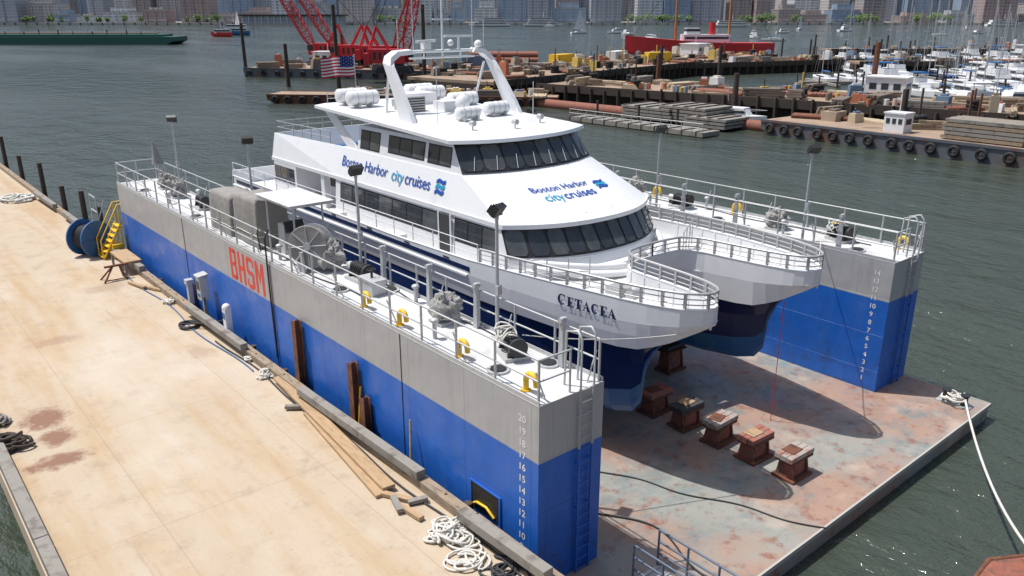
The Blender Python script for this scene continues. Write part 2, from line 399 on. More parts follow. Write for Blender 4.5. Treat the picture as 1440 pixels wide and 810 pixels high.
b.bx(10.36,10.394,12.76,13.84,2.45,2.49,WING)
b.tube([(10.37,12.95,1.8),(10.33,13.2,2.0),(10.35,13.6,1.95),(10.37,13.75,1.85)],.035,YEL,6)
for y in (16.9,25.0,33.5): b.bx(10.38,10.397,y,y+.012,.8,WZ,BLACK)
b.tube([(10.5,25.0,6.6),(10.34,25.02,6.3),(10.33,25.0,4.5),(10.34,24.95,2.0)],.03,ROPED,6)
b.tube([(10.4,24.8,6.4),(10.2,25.1,6.7),(10.3,25.5,6.4),(10.45,25.7,5.7)],.025,ROPED,6)
dock=b.done()
def wallmap(x,yc,zc,off=.006):
    return lambda u,v:Vector((x-off,yc-u,zc+v))
for n in range(8,21):
    z=4.92-(20-n)*.3048
    textmesh(str(n),.25,wallmap(10.398,11.95,z-.08),WHITE,'draft_mark_%d'%n,dock,offset=.003)
for n in range(1,15):
    z=4.96-(14-n)*.3048
    textmesh(str(n),.24,wallmap(26.598,11.95,z-.08),WHITE,'depth_mark_%d'%n,dock,offset=.003)
strokes('lettering',wallmap(10.398,28.55,4.08),[(i*.76,block(ch,.62 if ch!='M' else .72,1.18,.19)) for i,ch in enumerate('BHSM')],1.18,ORANGE,dock)
def gooseneck(x,y):
    b=B('yellow_vent_pipe'); z=WZ+.02
    pts=[(x,y,z)]+[(x,y-.17+.17*math.cos(a),z+.28+.17*math.sin(a)) for a in [i*math.pi/8 for i in range(9)]]+[(x,y-.34,z+.2)]
    b.tube(pts,.07,YEL,10); b.cyl((x,y,z),(x,y,z+.03),.12,YEL,12); b.done()
for y in (12.2,14.7,17.4,19.3): gooseneck(10.72,y)
for y in (12.2,14.8,19.2,23.5): gooseneck(28.45,y)
def floodlight(x,y,ang,h=3.25):
    b=B('floodlight_pole'); z=WZ+.02
    b.box((x,y,z+.01),(.25,.25,.02),GALV)
    b.cyl((x,y,z),(x,y,z+h),.055,GALV,8,.042)
    b.cyl((x-.18,y,z+h),(x+.18,y,z+h),.025,GALV,6)
    b.box((x,y-.05,z+h+.14),(.42,.16,.30),BLACK,rz=ang,rx=.6)
    for k in range(5): b.box((x-.16+.08*k,y+.06,z+h+.17),(.012,.1,.24),BLACK,rz=ang,rx=.6)
    b.box((x,y,z+h-.03),(.08,.08,.14),GALV); b.box((x,y-.06,z+1.3),(.14,.1,.25),GALV); b.done()
for i,y in enumerate((15.05,22.0,30.3,38.9)): floodlight(12.22,y,.4-.3*i)
for i,y in enumerate((15.0,22.0,30.3,38.9)): floodlight(26.8,y,-.5+.3*i)
def winch(x,y,rz,rope=False):
    b=B('deck_winch')
    b.T=Matrix.Translation((x,y,WZ+.02))@Matrix.Rotation(rz,4,'Z')
    b.box((0,0,.05),(.9,.65,.1),GALV)
    b.box((-.36,0,.32),(.06,.5,.45),BLACK,ty=.6); b.box((.30,0,.32),(.06,.5,.45),BLACK,ty=.6)
    b.cyl((-.32,0,.36),(.27,0,.36),.19,BLACK,16)
    for k in range(6): b.torus((-.26+k*.1,0,.36),(1,0,0),.20,.035,ROPED,14,5)
    b.cyl((.33,0,.36),(.62,0,.36),.13,GALV,12); b.box((.48,0,.16),(.22,.2,.14),BLACK)
    b.cyl((-.39,0,.36),(-.5,0,.36),.24,BLACK,16)
    if rope:
        pts=[]
        for i in range(90):
            a=i*.55; pts.append((.05+.3*math.sin(a*.37)+.05*math.sin(a*2.3),.12+.22*math.cos(a),.5+.16*math.sin(a)+.1*math.sin(a*.21)))
        b.tube(pts,.024,ROPE,5)
    b.done()
winch(11.75,13.9,1.2,True); winch(11.9,21.5,1.6); winch(27.9,14.1,1.3,True); winch(27.75,21.4,1.6); winch(11.7,34.6,1.5); winch(27.7,34,1.5)
def covered(x,y,s,sd,mat=TARP2):
    b=B('covered_winch')
    b.box((x,y,WZ+.06),(.7,.6,.1),GALV); b.cyl((x,y,WZ+.02),(x,y,WZ+.35),.2,GALV,12)
    b.sph((x,y,WZ+.42*s),.36*s,mat,(1,1.15,1.0),30,20,.55,sd)
    b.torus((x,y,WZ+.2*s),(0,0,1),.30*s,.016,ROPE,16,5)
    b.done()
covered(11.8,16.8,1.05,3); covered(27.6,16.6,1,8); covered(27.6,23.9,1.1,5); covered(11.7,37.5,1.0,6); covered(11.9,39.9,.9,2,TARP)
b=B('covered_hose_reel'); c=Vector((11.25,23.5,WZ+.85)); ax=Vector((-.75,-.66,.12)).normalized()
b.cyl(c-ax*.25,c+ax*.25,.55,TARP,28); b.cyl(c+ax*.25,c+ax*.29,.68,TARP,28,.66)
for k in range(8):
    u=ax.orthogonal().normalized(); w_=ax.cross(u); d=u*math.cos(k*math.pi/4)+w_*math.sin(k*math.pi/4); b.cyl(c+ax*.30,c+ax*.30+d*.64,.02,GALV,5)
b.cyl(c-ax*.30,c-ax*.25,.68,GALV,28); b.cyl(c+ax*.29,c+ax*.36,.13,GALV,12)
b.sph(c+Vector((.45,-.5,-.3)),.42,TARP2,(1,1,.95),30,20,.55,9)
for s in (-.4,.4): b.box((11.25+s,23.5,WZ+.35),(.07,.6,.7),GALV,ty=.5)
b.done()
b=B('valve_box'); b.bx(11.3,11.8,19.8,20.6,WZ+.02,WZ+.45,GALV); b.bx(11.27,11.83,19.77,20.63,WZ+.45,WZ+.5,GALV); b.cyl((11.55,20.2,WZ+.5),(11.55,20.2,WZ+.75),.04,BLACK,8); b.torus((11.55,20.2,WZ+.75),(0,0,1),.13,.015,BLACK); b.done(.01)
def covbox(name,x0,x1,y0,y1,z0,z1,mat,sd):
    b=B(name); n=14; rings=[]; cx,cy=(x0+x1)/2,(y0+y1)/2
    for j in range(13):
        t=j/12; z=z0+(z1-z0)*t; ring=[]; per=[]
        for i in range(n): per.append((x0+(x1-x0)*i/n,y0))
        for i in range(n): per.append((x1,y0+(y1-y0)*i/n))
        for i in range(n): per.append((x1-(x1-x0)*i/n,y1))
        for i in range(n): per.append((x0,y1-(y1-y0)*i/n))
        for (x,y) in per:
            k=1+.09*mnoise.noise(Vector((x*1.3+sd,y*1.6,z*.5)))+.05*(1-t)+.045*(1-t*.6)*mnoise.noise(Vector((x*6+sd,y*6,z*.8)))
            if t>.9: k*=.955
            ring.append((cx+(x-cx)*k,cy+(y-cy)*k,z+.09*mnoise.noise(Vector((x*2,y*2,sd)))*t))
        rings.append(ring)
    rings.append([(cx+(p[0]-cx)*.5,cy+(p[1]-cy)*.5,z1+.05+.05*mnoise.noise(Vector((p[0]*3,p[1]*3,sd)))) for p in rings[-1]])
    b.loft(rings,mat,True,True,True)
    b.tube([(cx+(p[0]-cx)*1.02,cy+(p[1]-cy)*1.02,p[2]+.02) for p in rings[3]],.016,ROPE,5,True)
    return b.done()
covbox('covered_control_cabinet',10.85,12.05,29.2,31.3,WZ+.02,WZ+1.5,TARP,1)
covbox('covered_generator',10.9,12.1,26.9,28.9,WZ+.02,WZ+1.75,TARP,4)
b=B('control_station')
for x,y in ((11.15,24.4),(12.2,24.4),(11.15,26.5),(12.2,26.5)): b.cyl((x,y,WZ),(x,y,WZ+1.95),.035,GALV,8)
b.bx(10.95,12.5,24.2,26.8,WZ+1.95,WZ+2.03,DECKG); b.bx(10.9,12.55,24.15,26.85,WZ+2.03,WZ+2.06,DECKG)
b.box((11.7,25.9,WZ+.55),(.8,.5,1.05),GALV,tx=.9); b.box((11.7,25.62,WZ+1.0),(.7,.1,.4),BLACK,rx=-.4)
b.cyl((11.95,24.9,WZ),(11.95,24.9,WZ+.85),.14,RED,10)
b.done(.008)
b=B('deck_cable')
for (x,y0,y1,r) in ((12.1,13,24,.018),(11.0,20,31,.022),(28.2,13,30,.02)):
    b.tube([(x+.12*math.sin(y*1.3),y,WZ+.045) for y in [y0+(y1-y0)*i/60 for i in range(61)]],r,ROPED,5)
b.done()
b=B('mooring_bitt')
for y in (8.9,9.5): b.cyl((27.9,y,PZ),(27.9,y,PZ+.38),.11,BLACK,12); b.cyl((27.9,y,PZ+.38),(27.9,y,PZ+.42),.15,BLACK,12)
b.box((27.9,9.2,PZ+.02),(.5,1.1,.04),GALV)
b.done()
def ropepile(name,cx,cy,z,rad,n,r,mat,loop=.25,h=.18,seed=1):
    rr=random.Random(seed); b=B(name); pts=[]; a=0; x,y=cx,cy; tx,ty=cx,cy
    for i in range(n):
        if i%11==0:
            q=rr.uniform(0,6.28); k=rad*math.sqrt(rr.random()); tx,ty=cx+k*math.cos(q),cy+k*math.sin(q); lr=loop*rr.uniform(.3,1.3); sg=rr.choice((-1,1)); zz=rr.random()
        x+=(tx-x)*.16; y+=(ty-y)*.16; a+=.42*sg
        pts.append((x+lr*math.cos(a),y+lr*math.sin(a),z+r+h*zz*max(0,1-math.hypot(x-cx,y-cy)/rad)*.9+.02*math.sin(i)))
    P=[Vector(p) for p in pts]
    for _ in range(3): P=[P[0]]+[(P[i-1]+P[i]*2+P[i+1])/4 for i in range(1,len(P)-1)]+[P[-1]]
    b.tube(P,r,mat,7); return b.done()
ropepile('mooring_rope_coil',27.9,9.2,PZ+.15,.3,120,.035,ROPE,.3,.25,5)
def sag(p,q,s,n=16):
    p=Vector(p);q=Vector(q); return [p.lerp(q,i/n)-Vector((0,0,s*4*(i/n)*(1-i/n))) for i in range(n+1)]
b=B('mooring_line'); b.tube(sag((27.9,8.9,PZ+.3),(19.1,4.1,1.7),.55),.04,ROPE,6); b.done()
b=B('mooring_line'); b.tube(sag((16.4,12.2,5.3),(12.35,14.2,WZ+.3),.15),.016,ROPE,6); b.done()
b=B('mooring_line'); b.tube(sag((22.4,11.9,5.7),(26.7,14.2,WZ+.3),.25),.016,ROPE,6); b.done()
b=B('deck_hose'); b.tube([(13.5+.4*math.sin(i*.3)+i*.02,16.5-i*.20,PZ+.04) for i in range(42)],.025,ROPED,6); b.done()
b=B('dock_cable'); b.tube([(13.2+.09*i+.1*math.sin(i*.5),19-i*.21,PZ+.03) for i in range(52)],.02,BLACK,5); b.done()
b=B('hanging_chain'); b.cyl((21.9,12.6,4.8),(21.9,12.6,PZ),.014,RED,5); b.done()
def kblock(x,y,top,rz,cap,seed):
    b=B('keel_block'); rr=random.Random(seed)
    b.T=Matrix.Translation((x,y,PZ))@Matrix.Rotation(rz,4,'Z')
    h=top-PZ
    b.box((0,0,.04),(1.0,.75,.08),RUST)
    b.box((0,0,h*.42),(.62,.42,h*.62),RUST2,tx=.85)
    for sx in (-.38,.38): b.box((sx,0,h*.38),(.05,.6,h*.58),RUST2,ty=.7)
    b.box((0,0,h*.76),(1.05,.62,.07),RUST)
    for k in (-1,0,1): b.box((0,k*.2,h-.08),(1.12+rr.uniform(-.08,.05),.185,.15),cap)
    b.box((.1*rr.uniform(-1,1),.05,h+.012),(.5,.4,.02),WOODN if seed%2 else RUST,rz=rr.uniform(-.3,.3))
    b.done(.008)
REDCAP=M('red_painted_wood',(.33,.12,.085),.8,var=.3,scale=4,col2=(.25,.18,.14),s2=3,bump=.3)
BLKCAP=M('dark_rubber_wood',(.055,.055,.055),.8,var=.3,scale=4)
GRYCAP=M('stained_wood_cap',(.36,.31,.27),.8,var=.3,scale=4,col2=(.30,.09,.06),s2=2.5,bump=.3)
for i,(y,cap) in enumerate(((10.35,GRYCAP),(11.65,REDCAP),(12.95,GRYCAP),(14.25,BLKCAP),(15.55,REDCAP),(17.2,BLKCAP),(19.2,REDCAP),(22,REDCAP),(26,BLKCAP),(30,REDCAP))):
    kblock(19.5,y,1.42,R(-.08,.08),cap,i)
HX=16.4
for hx in (HX,39-HX):
    for i,y in enumerate((17.4,19.2,21,23,26,29,32,35,38)): kblock(hx,y,1.72,R(-.06,.06),RUST if i%2 else BLKCAP,i+20)
# ---------------------------------------------------------------- catamaran ferry
OUT=[(15.0,39.5),(15.0,24),(15.0,20),(15.1,18),(15.3,16),(15.62,14),(15.86,13),(16.15,12.25),(16.5,11.8),(16.9,11.64),(17.25,11.8),(17.5,12.3),(17.68,13.2),(17.8,14.4),(17.88,15.4),(18.2,15.9),(18.8,16.02),(19.5,16.05)]
outer=[(11.64,16.85),(11.8,16.5),(12.25,16.15),(13,15.86),(14,15.62),(16,15.3),(18,15.1),(20,15.0),(40,15.0)]
inner=[(11.64,16.95),(11.8,17.25),(12.3,17.5),(13.2,17.68),(14.4,17.8),(15.4,17.88),(16.1,18.28),(40,18.3)]
DZ=5.32
dzt=[(11.6,5.62),(12.4,5.5),(13.5,5.38),(15,DZ),(40,DZ)]
ub=[(11.64,5.56),(12.0,5.3),(12.6,4.92),(13.3,4.6),(14.2,4.5),(16,4.52),(40,4.6)]
keelz=[(12.9,4.78),(13.3,4.3),(13.5,3.7),(13.6,2.7),(13.9,2.3),(14.6,2.05),(16,1.86),(18,1.74),(40,1.74)]
wls=[(12.7,.02),(13.6,.05),(14.6,.34),(16,.68),(18,.98),(21,1.2),(40,1.25)]
ztop=[(11,6.02),(15.5,5.97),(19,5.86),(22,5.72),(40,5.72)]
MIR=Matrix.Translation((39,0,0))@Matrix.Scale(-1,4,(1,0,0))
b=B('catamaran_ferry')
for T in (None,MIR):
    b.T=T
    ys=[11.64,11.7,11.8,12.0,12.25,12.6,13,13.4,14,14.6,15.2,15.8,16.1,17,18,20,24,30,36,39.5]
    rings=[]
    for y in ys:
        xo_,xi_=lerp(outer,y),lerp(inner,y); zb=lerp(ub,y); dz=lerp(dzt,y); q=.10+.16*max(0,(13.4-y)); q=min(q,(xi_-xo_)*.34)
        rings.append([Vector(p) for p in ((xo_,y,dz),(xo_+q*.35,y,(dz+zb)/2),(xo_+q,y,zb),(xi_-q*.7,y,zb),(xi_,y,dz))])
    for i in range(len(rings)-1):
        a,c=rings[i],rings[i+1]
        for k,m in ((0,WHITE),(1,WHITE),(2,NAVY),(3,WHITE)): b.add([a[k],c[k],c[k+1],a[k+1]],[(0,1,2,3)],m,k!=2)
        b.quad(a[0],c[0],c[4],a[4],DECKG)
    b.add(rings[0],[(0,1,2,3,4)],WHITE); b.add(rings[-1],[(0,1,2,3,4)],WHITE)
    ys=[12.9,13.05,13.25,13.5,13.6,13.9,14.6,15.3,16,17,18,20,22,26,32,39.5]; rings=[]
    for y in ys:
        zt_=lerp(ub,y)-.002
        xo_=lerp(outer,y)+.14; zk=min(lerp(keelz,y),zt_-.01); w=lerp(wls,y); xi_=min(lerp(inner,y)-.1,HX+1.5)
        S=lambda z:zk+(z-1.74)/(4.6-1.74)*(zt_-zk)
        f=min(1,max(0,(y-12.9)/4.8))**.75
        xt=HX-.05-(HX-.05-xo_)*f
        xu=HX+.05+(xi_-HX-.05)*f
        rings.append([Vector(p) for p in ((xt,y,zt_),(HX-w*1.12,y,S(3.7)),(HX-w,y,S(2.7)),(HX-w*.62,y,S(2.0)),(HX,y,zk),(HX+w*.62,y,S(2.0)),(HX+w,y,S(2.7)),(HX+w*1.12,y,S(3.7)),(xu,y,zt_))])
    mats=[NAVY,NAVY,ANTIF,ANTIF,ANTIF,ANTIF,NAVY,NAVY]
    for k in range(8):
        for i in range(len(rings)-1):
            b.add([rings[i][k],rings[i+1][k],rings[i+1][k+1],rings[i][k+1]],[(0,1,2,3)],mats[k],True)
    b.add(rings[-1],[tuple(range(9))],NAVY)
    P=[Vector((x,y,0)) for x,y in OUT]
    P=[P[0],P[1],P[2]]+resample(P[2:],.3)[1:]
    inn=[]
    for i,p in enumerate(P):
        d=(P[min(i+1,len(P)-1)]-P[max(i-1,0)]).normalized(); nn=Vector((-d.y,d.x,0))
        inn.append(p+nn*.06)
    U=lambda v,z:Vector((v.x,v.y,z))
    for i in range(len(P)-1):
        a,c=P[i],P[i+1]; e,g=inn[i],inn[i+1]
        za,zc=lerp(ztop,a.y),lerp(ztop,c.y); da,dc=lerp(dzt,a.y)-.01,lerp(dzt,c.y)-.01
        b.add([U(a,da),U(c,dc),U(c,zc),U(a,za),U(e,da),U(g,dc),U(g,zc),U(e,za)],[(0,1,2,3),(4,5,6,7)],WHITE,True)
        b.add([U(a,za),U(c,zc),U(g,zc),U(e,za)],[(0,1,2,3)],WHITE)
    b.tube([Vector(((p.x+q.x)/2,(p.y+q.y)/2,lerp(ztop,p.y)+.01)) for p,q in zip(P,inn)],.045,WHITE,6)
    BP=[Vector((p.x*.5+q.x*.5,p.y*.5+q.y*.5,lerp(ztop,p.y))) for p,q in zip(P,inn) if p.y<19.5]
    for p in resample(BP,.62): b.box((p.x,p.y,p.z+.22),(.07,.07,.44),ALU)
    for h_,r_ in ((.46,.04),(.30,.018),(.15,.018)): b.tube([p+Vector((0,0,h_)) for p in BP],r_,ALU,8)
    for i in range(3,len(P)-1,2):
        if P[i].y<19: b.box((inn[i].x,inn[i].y,5.68),(.05,.05,.5),WHITE)
    railing(b,[(15.04,19.5,5.75),(15.04,39.4,5.72)],.68,1.25,[.35],.016,WHITE,.018)
    b.bx(14.93,15.0,20,39.4,5.26,5.33,WHITE)
    b.bx(14.985,15.001,19.9,39.0,5.44,5.60,NAVY)
    for y in (24.5,29.0): b.bx(15.25,15.6,y,y+.9,DZ,DZ+.35,WHITE)
b.T=None
b.bx(18.31,20.69,16.1,39.5,4.45,DZ,DECKG)
b.bx(18.0,21.0,16.06,16.1,4.4,DZ+.001,WHITE)
b.bx(15,24,39.35,39.45,DZ,6.0,WHITE)
def arc(hw,yc,ye,z,s): return Vector((19.5+hw*s,yc+(ye-yc)*abs(s)**2.4,z))
NA=24
SS=[-1+2*i/NA for i in range(NA+1)]
def ring(hw,yc,ye,z,ya): return [arc(hw,yc,ye,z,s) for s in SS]+[Vector((19.5+hw,ya,z)),Vector((19.5-hw,ya,z))]
L0=(3.62,17.45,18.95); L1=(3.58,17.62,19.05); L2=(3.5,18.25,19.5); L3=(3.56,18.05,19.35)
U0=(3.12,21.25,22.05); U1=(2.95,22.0,22.75)
b.loft([ring(*L0,5.32,30.5),ring(*L1,5.85,30.5),ring(*L2,6.82,30.5)],WHITE)
b.loft([ring(*L3,6.80,36.7),ring(*L3,6.95,36.7)],WHITE)
b.loft([ring(3.52,18.15,19.45,6.952,30.5),ring(U0[0]+.03,U0[1],U0[2],8.12,30.5)],WHITE)
b.loft([ring(*U0,8.10,29.2),ring(*U1,9.12,29.2)],WHITE)
b.bx(17.2,21.8,30.5,34.2,DZ,6.80,WHITE); b.bx(15.95,23.05,34.2,36.5,DZ,6.80,WHITE)
b.bx(16.0,16.3,31.6,31.9,DZ,6.8,WHITE)
b.bx(17.17,17.2,31.2,32.1,DZ+.05,6.6,GLASS); b.bx(17.16,17.2,32.9,33.6,5.9,6.6,GLASS)
b.bx(17.1,17.2,32.3,32.7,5.8,6.5,RED)
b.torus((17.15,30.9,6.2),(1,0,0),.25,.06,ORANGE)
for k in range(3): b.bx(15.93,15.95,34.4+.7*k,34.4+.7*k+.64,5.9,6.62,GLASS)
for T in (None,MIR):
    b.T=T
    b.add([(15.98,30.4,6.95),(15.98,36.7,6.95),(16.2,36.7,8.05),(16.38,30.4,8.12),(16.04,30.4,6.95),(16.04,36.6,6.95),(16.26,36.6,8.05),(16.44,30.4,8.12)],[(0,1,2,3),(4,5,6,7),(3,2,6,7),(1,5,6,2)],WHITE)
    railing(b,[(16.3,36.6,8.05),(16.4,31.5,8.1)],.55,.8,[.28],.018,ALU,.02)
    b.add([(16.43,29.2,8.12),(16.43,30.1,8.12),(16.55,32.2,9.5),(16.55,31.5,9.5),(16.49,29.2,8.12),(16.49,30.1,8.12),(16.61,32.2,9.5),(16.61,31.5,9.5)],[(0,1,2,3),(4,5,6,7),(0,3,7,4),(1,2,6,5)],WHITE)
    def sidewin(y0,y1,z0,z1,za,xa,zb,xb,n,m=GLASS):
        f=lambda z:xa+(xb-xa)*(z-za)/(zb-za)
        b.add([(f(z0)-.008,y0,z0),(f(z0)-.008,y1,z0),(f(z1)-.008,y1,z1),(f(z1)-.008,y0,z1)],[(0,1,2,3)],RUBBER)
        w=(y1-y0)/n
        for i in range(n):
            a,c=y0+w*i+.04,y0+w*(i+1)-.04
            b.add([(f(z0+.05)-.018,a,z0+.05),(f(z0+.05)-.018,c,z0+.05),(f(z1-.05)-.018,c,z1-.05),(f(z1-.05)-.018,a,z1-.05)],[(0,1,2,3)],m if i%3 else GLASS2)
    sidewin(22.95,30.1,5.9,6.72,5.85,15.92,6.82,16.0,7)
    sidewin(19.6,22.0,5.9,6.72,5.85,15.92,6.82,16.0,3)
    b.bx(15.88,15.93,22.15,22.8,DZ+.08,6.75,INT)
    b.bx(15.86,15.9,22.08,22.15,DZ,6.8,WHITE); b.bx(15.86,15.9,22.8,22.87,DZ,6.8,WHITE)
    sidewin(24.4,26.9,8.3,8.98,8.1,16.38,9.12,16.55,3)
    sidewin(22.75,24.2,8.28,8.98,8.1,16.38,9.12,16.55,2)
    sidewin(27.5,29.0,8.22,8.98,8.1,16.38,9.12,16.55,2)
b.T=None
railing(b,[(16.3,36.6,8.05),(22.7,36.6,8.05)],.55,.8,[.28],.018,ALU,.02)
b.bx(16.26,22.74,36.62,36.7,6.95,8.05,WHITE)
for y in (32.2,33.6,35.0): b.bx(17.2,21.8,y,y+.4,6.95,7.4,CABLEB)
def glaze(A0,z0,A1,z1,npane,s0,s1,inset,mats,grow=.035,v1=.92):
    def P(s,v,off):
        p=arc(*A0,z0,s); q=arc(*A1,z1,s); r=p.lerp(q,v)
        e=.01; t=(arc(*A0,z0,min(1,s+e))-arc(*A0,z0,max(-1,s-e))); n=(q-p).cross(t).normalized()
        if n.y>0: n=-n
        return r+n*off
    for a,c in zip(SS,SS[1:]): b.quad(P(a,.02,.012),P(c,.02,.012),P(c,.98,.012),P(a,.98,.012),RUBBER)
    w=(s1-s0)/npane
    for i in range(npane):
        a,c=s0+w*i+inset,s0+w*(i+1)-inset; m=(a+c)/2; lo,hi=grow+.05,v1
        q=(c-a)*.14
        pts=[P(a+q,lo,.028),P(m,lo,.028),P(c-q,lo,.028),P(c,lo+.12,.028),P(c,hi-.12,.028),P(c-q,hi,.028),P(m,hi,.028),P(a+q,hi,.028),P(a,hi-.12,.028),P(a,lo+.12,.028)]
        b.add(pts,[tuple(range(10))],mats[i%len(mats)])
    return P
P1=glaze(L1,5.9,L2,6.80,12,-1,1,.013,[GLASS2,GLASS])
P2=glaze(U0,8.14,U1,9.10,8,-1,1,.012,[GLASS,GLASS2,GLASS])
for i in range(8):
    s=-.875+.25*i
    b.tube([P2(s,.08,.06),P2(s+.05,.55,.05)],.014,GALV,4)
def rr(hw,yc,ye,z,ya): return [Vector((p.x,p.y,z+(p.y-22)*.042)) for p in ring(hw,yc,ye,z,ya)]
b.loft([rr(3.0,21.9,22.6,9.08,32.2),rr(3.28,21.75,22.55,9.12,32.4),rr(3.28,21.8,22.6,9.24,32.4),rr(2.9,22.1,22.9,9.34,32.1)],WHITE)
b.loft([rr(2.3,23.2,23.8,9.33,29.2),rr(2.1,23.5,24.1,9.47,29.0)],WHITE)
b.loft([ring(3.66,17.1,18.7,5.322,19.5),ring(3.64,17.2,18.75,5.55,19.5)],WHITE)
for sx in (-1,1):
    b.tube([(19.5+sx*(.5+.26*i),16.75+.035*i*i*.5,5.62+.02*i) for i in range(11)],.10,WHITE,8)
    b.tube([(19.5+sx*(.5+.26*i),16.55+.035*i*i*.5,5.42+.02*i) for i in range(11)],.12,WHITE,8)
b.box((17.0,15.2,DZ+.2),(.5,.6,.4),ALU); b.cyl((16.8,14.6,DZ+.3),(17.2,14.6,DZ+.3),.16,ALU,12)
b.box((19.5,16.45,DZ+.3),(.45,.35,.6),ALU); b.cyl((19.5,16.45,DZ+.6),(19.5,16.45,DZ+.72),.14,ALU,12)
for hx in (16.75,22.25):
    for y in (12.9,14.0): b.box((hx,y,lerp(dzt,y)+.09),(.14,.14,.18),ALU)
    b.cyl((hx,12.7,DZ+.3),(hx,14.2,DZ+.2),.05,ALU,8)
    for y in (12.6,14.9): b.cyl((hx+.3,y,lerp(dzt,y)),(hx+.3,y,lerp(dzt,y)+.2),.09,ALU,10)
railing(b,[(15.4,17.6,DZ),(17.2,16.6,DZ)],.95,.7,[.5],.02,ALU,.022)
railing(b,[(23.6,17.6,DZ),(21.8,16.6,DZ)],.95,.7,[.5],.02,ALU,.022)
def rz_(y): return 9.34+(y-22)*.042
def canister(x,y,z,L=1.25,r=.3):
    b.cyl((x-L/2,y,z+r+.08),(x+L/2,y,z+r+.08),r,WHITE2,16)
    for e in (-1,1): b.sph((x+e*L/2,y,z+r+.08),r,WHITE2,(.35,1,1),12,8)
    for e in (-.35,0,.35): b.torus((x+e*L*.8,y,z+r+.08),(1,0,0),r+.008,.015,GALV,16,4)
    for e in (-.3,.3): b.box((x+e,y,z+.08),(.08,.6,.16),GALV)
for p in ((17.4,31.2),(17.4,30.3),(20.9,31.3),(20.9,30.4),(20.9,28.0)): canister(p[0],p[1],rz_(p[1]))
canister(20.3,25.0,rz_(25)+.1,1.0,.25); canister(18.6,24.6,rz_(25)+.1,.9,.22)
b.box((18.1,27.8,rz_(27.8)+.35),(.95,.85,.7),ALU)
for k in range(6): b.box((18.1,27.36,rz_(27.8)+.12+k*.1),(.85,.02,.04),BLACK)
b.box((19.6,27.2,rz_(27.2)+.25),(1.0,.8,.5),WHITE2); b.box((19.5,29.4,rz_(29)+.3),(1.4,1.0,.6),WHITE2)
b.box((18.4,29.0,rz_(29)+.2),(.5,.5,.4),ALU)
b.sph((19.4,26.0,rz_(26)+.55),.3,WHITE2,(1,1,1.15)); b.cyl((19.4,26,rz_(26)),(19.4,26,rz_(26)+.4),.12,WHITE2)
for (x,y) in ((17.9,23.4),(21.2,23.4),(19.5,22.9)):
    b.cyl((x,y,rz_(y)),(x,y,rz_(y)+.18),.03,ALU,6); b.cyl((x,y-.12,rz_(y)+.24),(x,y+.1,rz_(y)+.24),.1,ALU,10)
for (x,y,h) in ((18.2,24.3,.9),(20.6,24.2,.9),(17.2,24.6,2.2),(21.9,24.6,1.4)): b.cyl((x,y,rz_(y)-.1),(x,y,rz_(y)+h),.015,WHITE2,5)
railing(b,[(16.6,31.9,9.72),(22.4,31.9,9.72)],.5,.9,[.25],.016,ALU,.018)
b.tube([(19.6,27.2,rz_(27)+.02),(20.4,26.4,rz_(26)+.06),(20.9,26.3,rz_(26)+.06),(21.9,26.3,rz_(26)+.05)],.03,BLACK,5)
for T in (None,MIR):
    b.T=T
    path=[(26.0,9.35,.95),(26.3,9.9,.85),(26.7,10.5,.72),(27.15,11.1,.62),(27.45,11.5,.55)]
    rings=[]
    for (y,z,w) in path:
        x=16.85+(z-9.35)*.06
        rings.append([Vector((x-.09,y-w/2,z)),Vector((x+.09,y-w/2,z)),Vector((x+.09,y+w/2,z+.1)),Vector((x-.09,y+w/2,z+.1))])
    for (x,y,z,w) in ((17.1,27.6,11.75,.5),(17.4,27.55,11.95,.42),(18.0,27.4,12.0,.34)):
        rings.append([Vector((x-.05,y-w/2,z+.07)),Vector((x+.07,y-w/2,z-.09)),Vector((x+.07,y+w/2,z-.05)),Vector((x-.05,y+w/2,z+.1))])
    b.loft(rings,WHITE,True,True,False)
    b.cyl((17.3,28.3,9.6),(17.15,27.7,11.5),.05,WHITE,8)
b.T=None
b.cyl((17.9,27.4,12.0),(21.1,27.4,12.0),.06,WHITE,8); b.cyl((17.9,27.4,11.75),(21.1,27.4,11.75),.04,WHITE,8)
for x in (18.6,19.5,20.4): b.box((x,27.4,11.88),(.05,.05,.26),WHITE)
b.box((18.7,27.4,12.2),(.3,.3,.25),WHITE2); b.box((18.7,27.4,12.38),(1.5,.14,.1),WHITE2,rz=.5)
b.cyl((20.3,27.4,12.0),(20.3,27.4,12.5),.05,WHITE); b.box((20.3,27.4,12.55),(1.2,.12,.09),WHITE2,rz=-.3)
b.cyl((19.5,27.4,12.0),(19.5,27.4,14.4),.05,WHITE,8,.03); b.box((19.5,27.4,13.2),(.9,.05,.05),WHITE)
for x,h in ((18.1,2.3),(21.0,2.6),(17.4,1.2),(21.6,1.2)): b.cyl((x,27.4,12),(x,27.4,12+h),.015,WHITE2,5)
b.sph((21.4,27.5,12.2),.18,WHITE2); b.sph((19.9,27.4,12.3),.13,WHITE2)
for y in (21,23.4,26,28.8,31.5): b.bx(14.97,14.984,y,y+.35,5.64,5.69,BLACK)
for x in (18.9,19.5,20.1): b.box((x,18.55,7.04),(.1,.14,.08),ALU)
boat=b.done()
def slope(xc,v0):
    def f(u,v):
        t=(v0+v)/2.9
        x=xc+u; hw=3.52+(3.15-3.52)*t; s=max(-1,min(1,(x-19.5)/hw))
        y=(18.15+(21.25-18.15)*t)+((19.45-18.15)+(.8-1.3)*t)*abs(s)**2.4
        z=6.952+(8.12-6.952)*t
        return Vector((x,y-.012,z+.025))
    return f
textmesh('Boston Harbor',.42,slope(19.15,1.62),BLUEL,'front_name',boat,offset=.002)
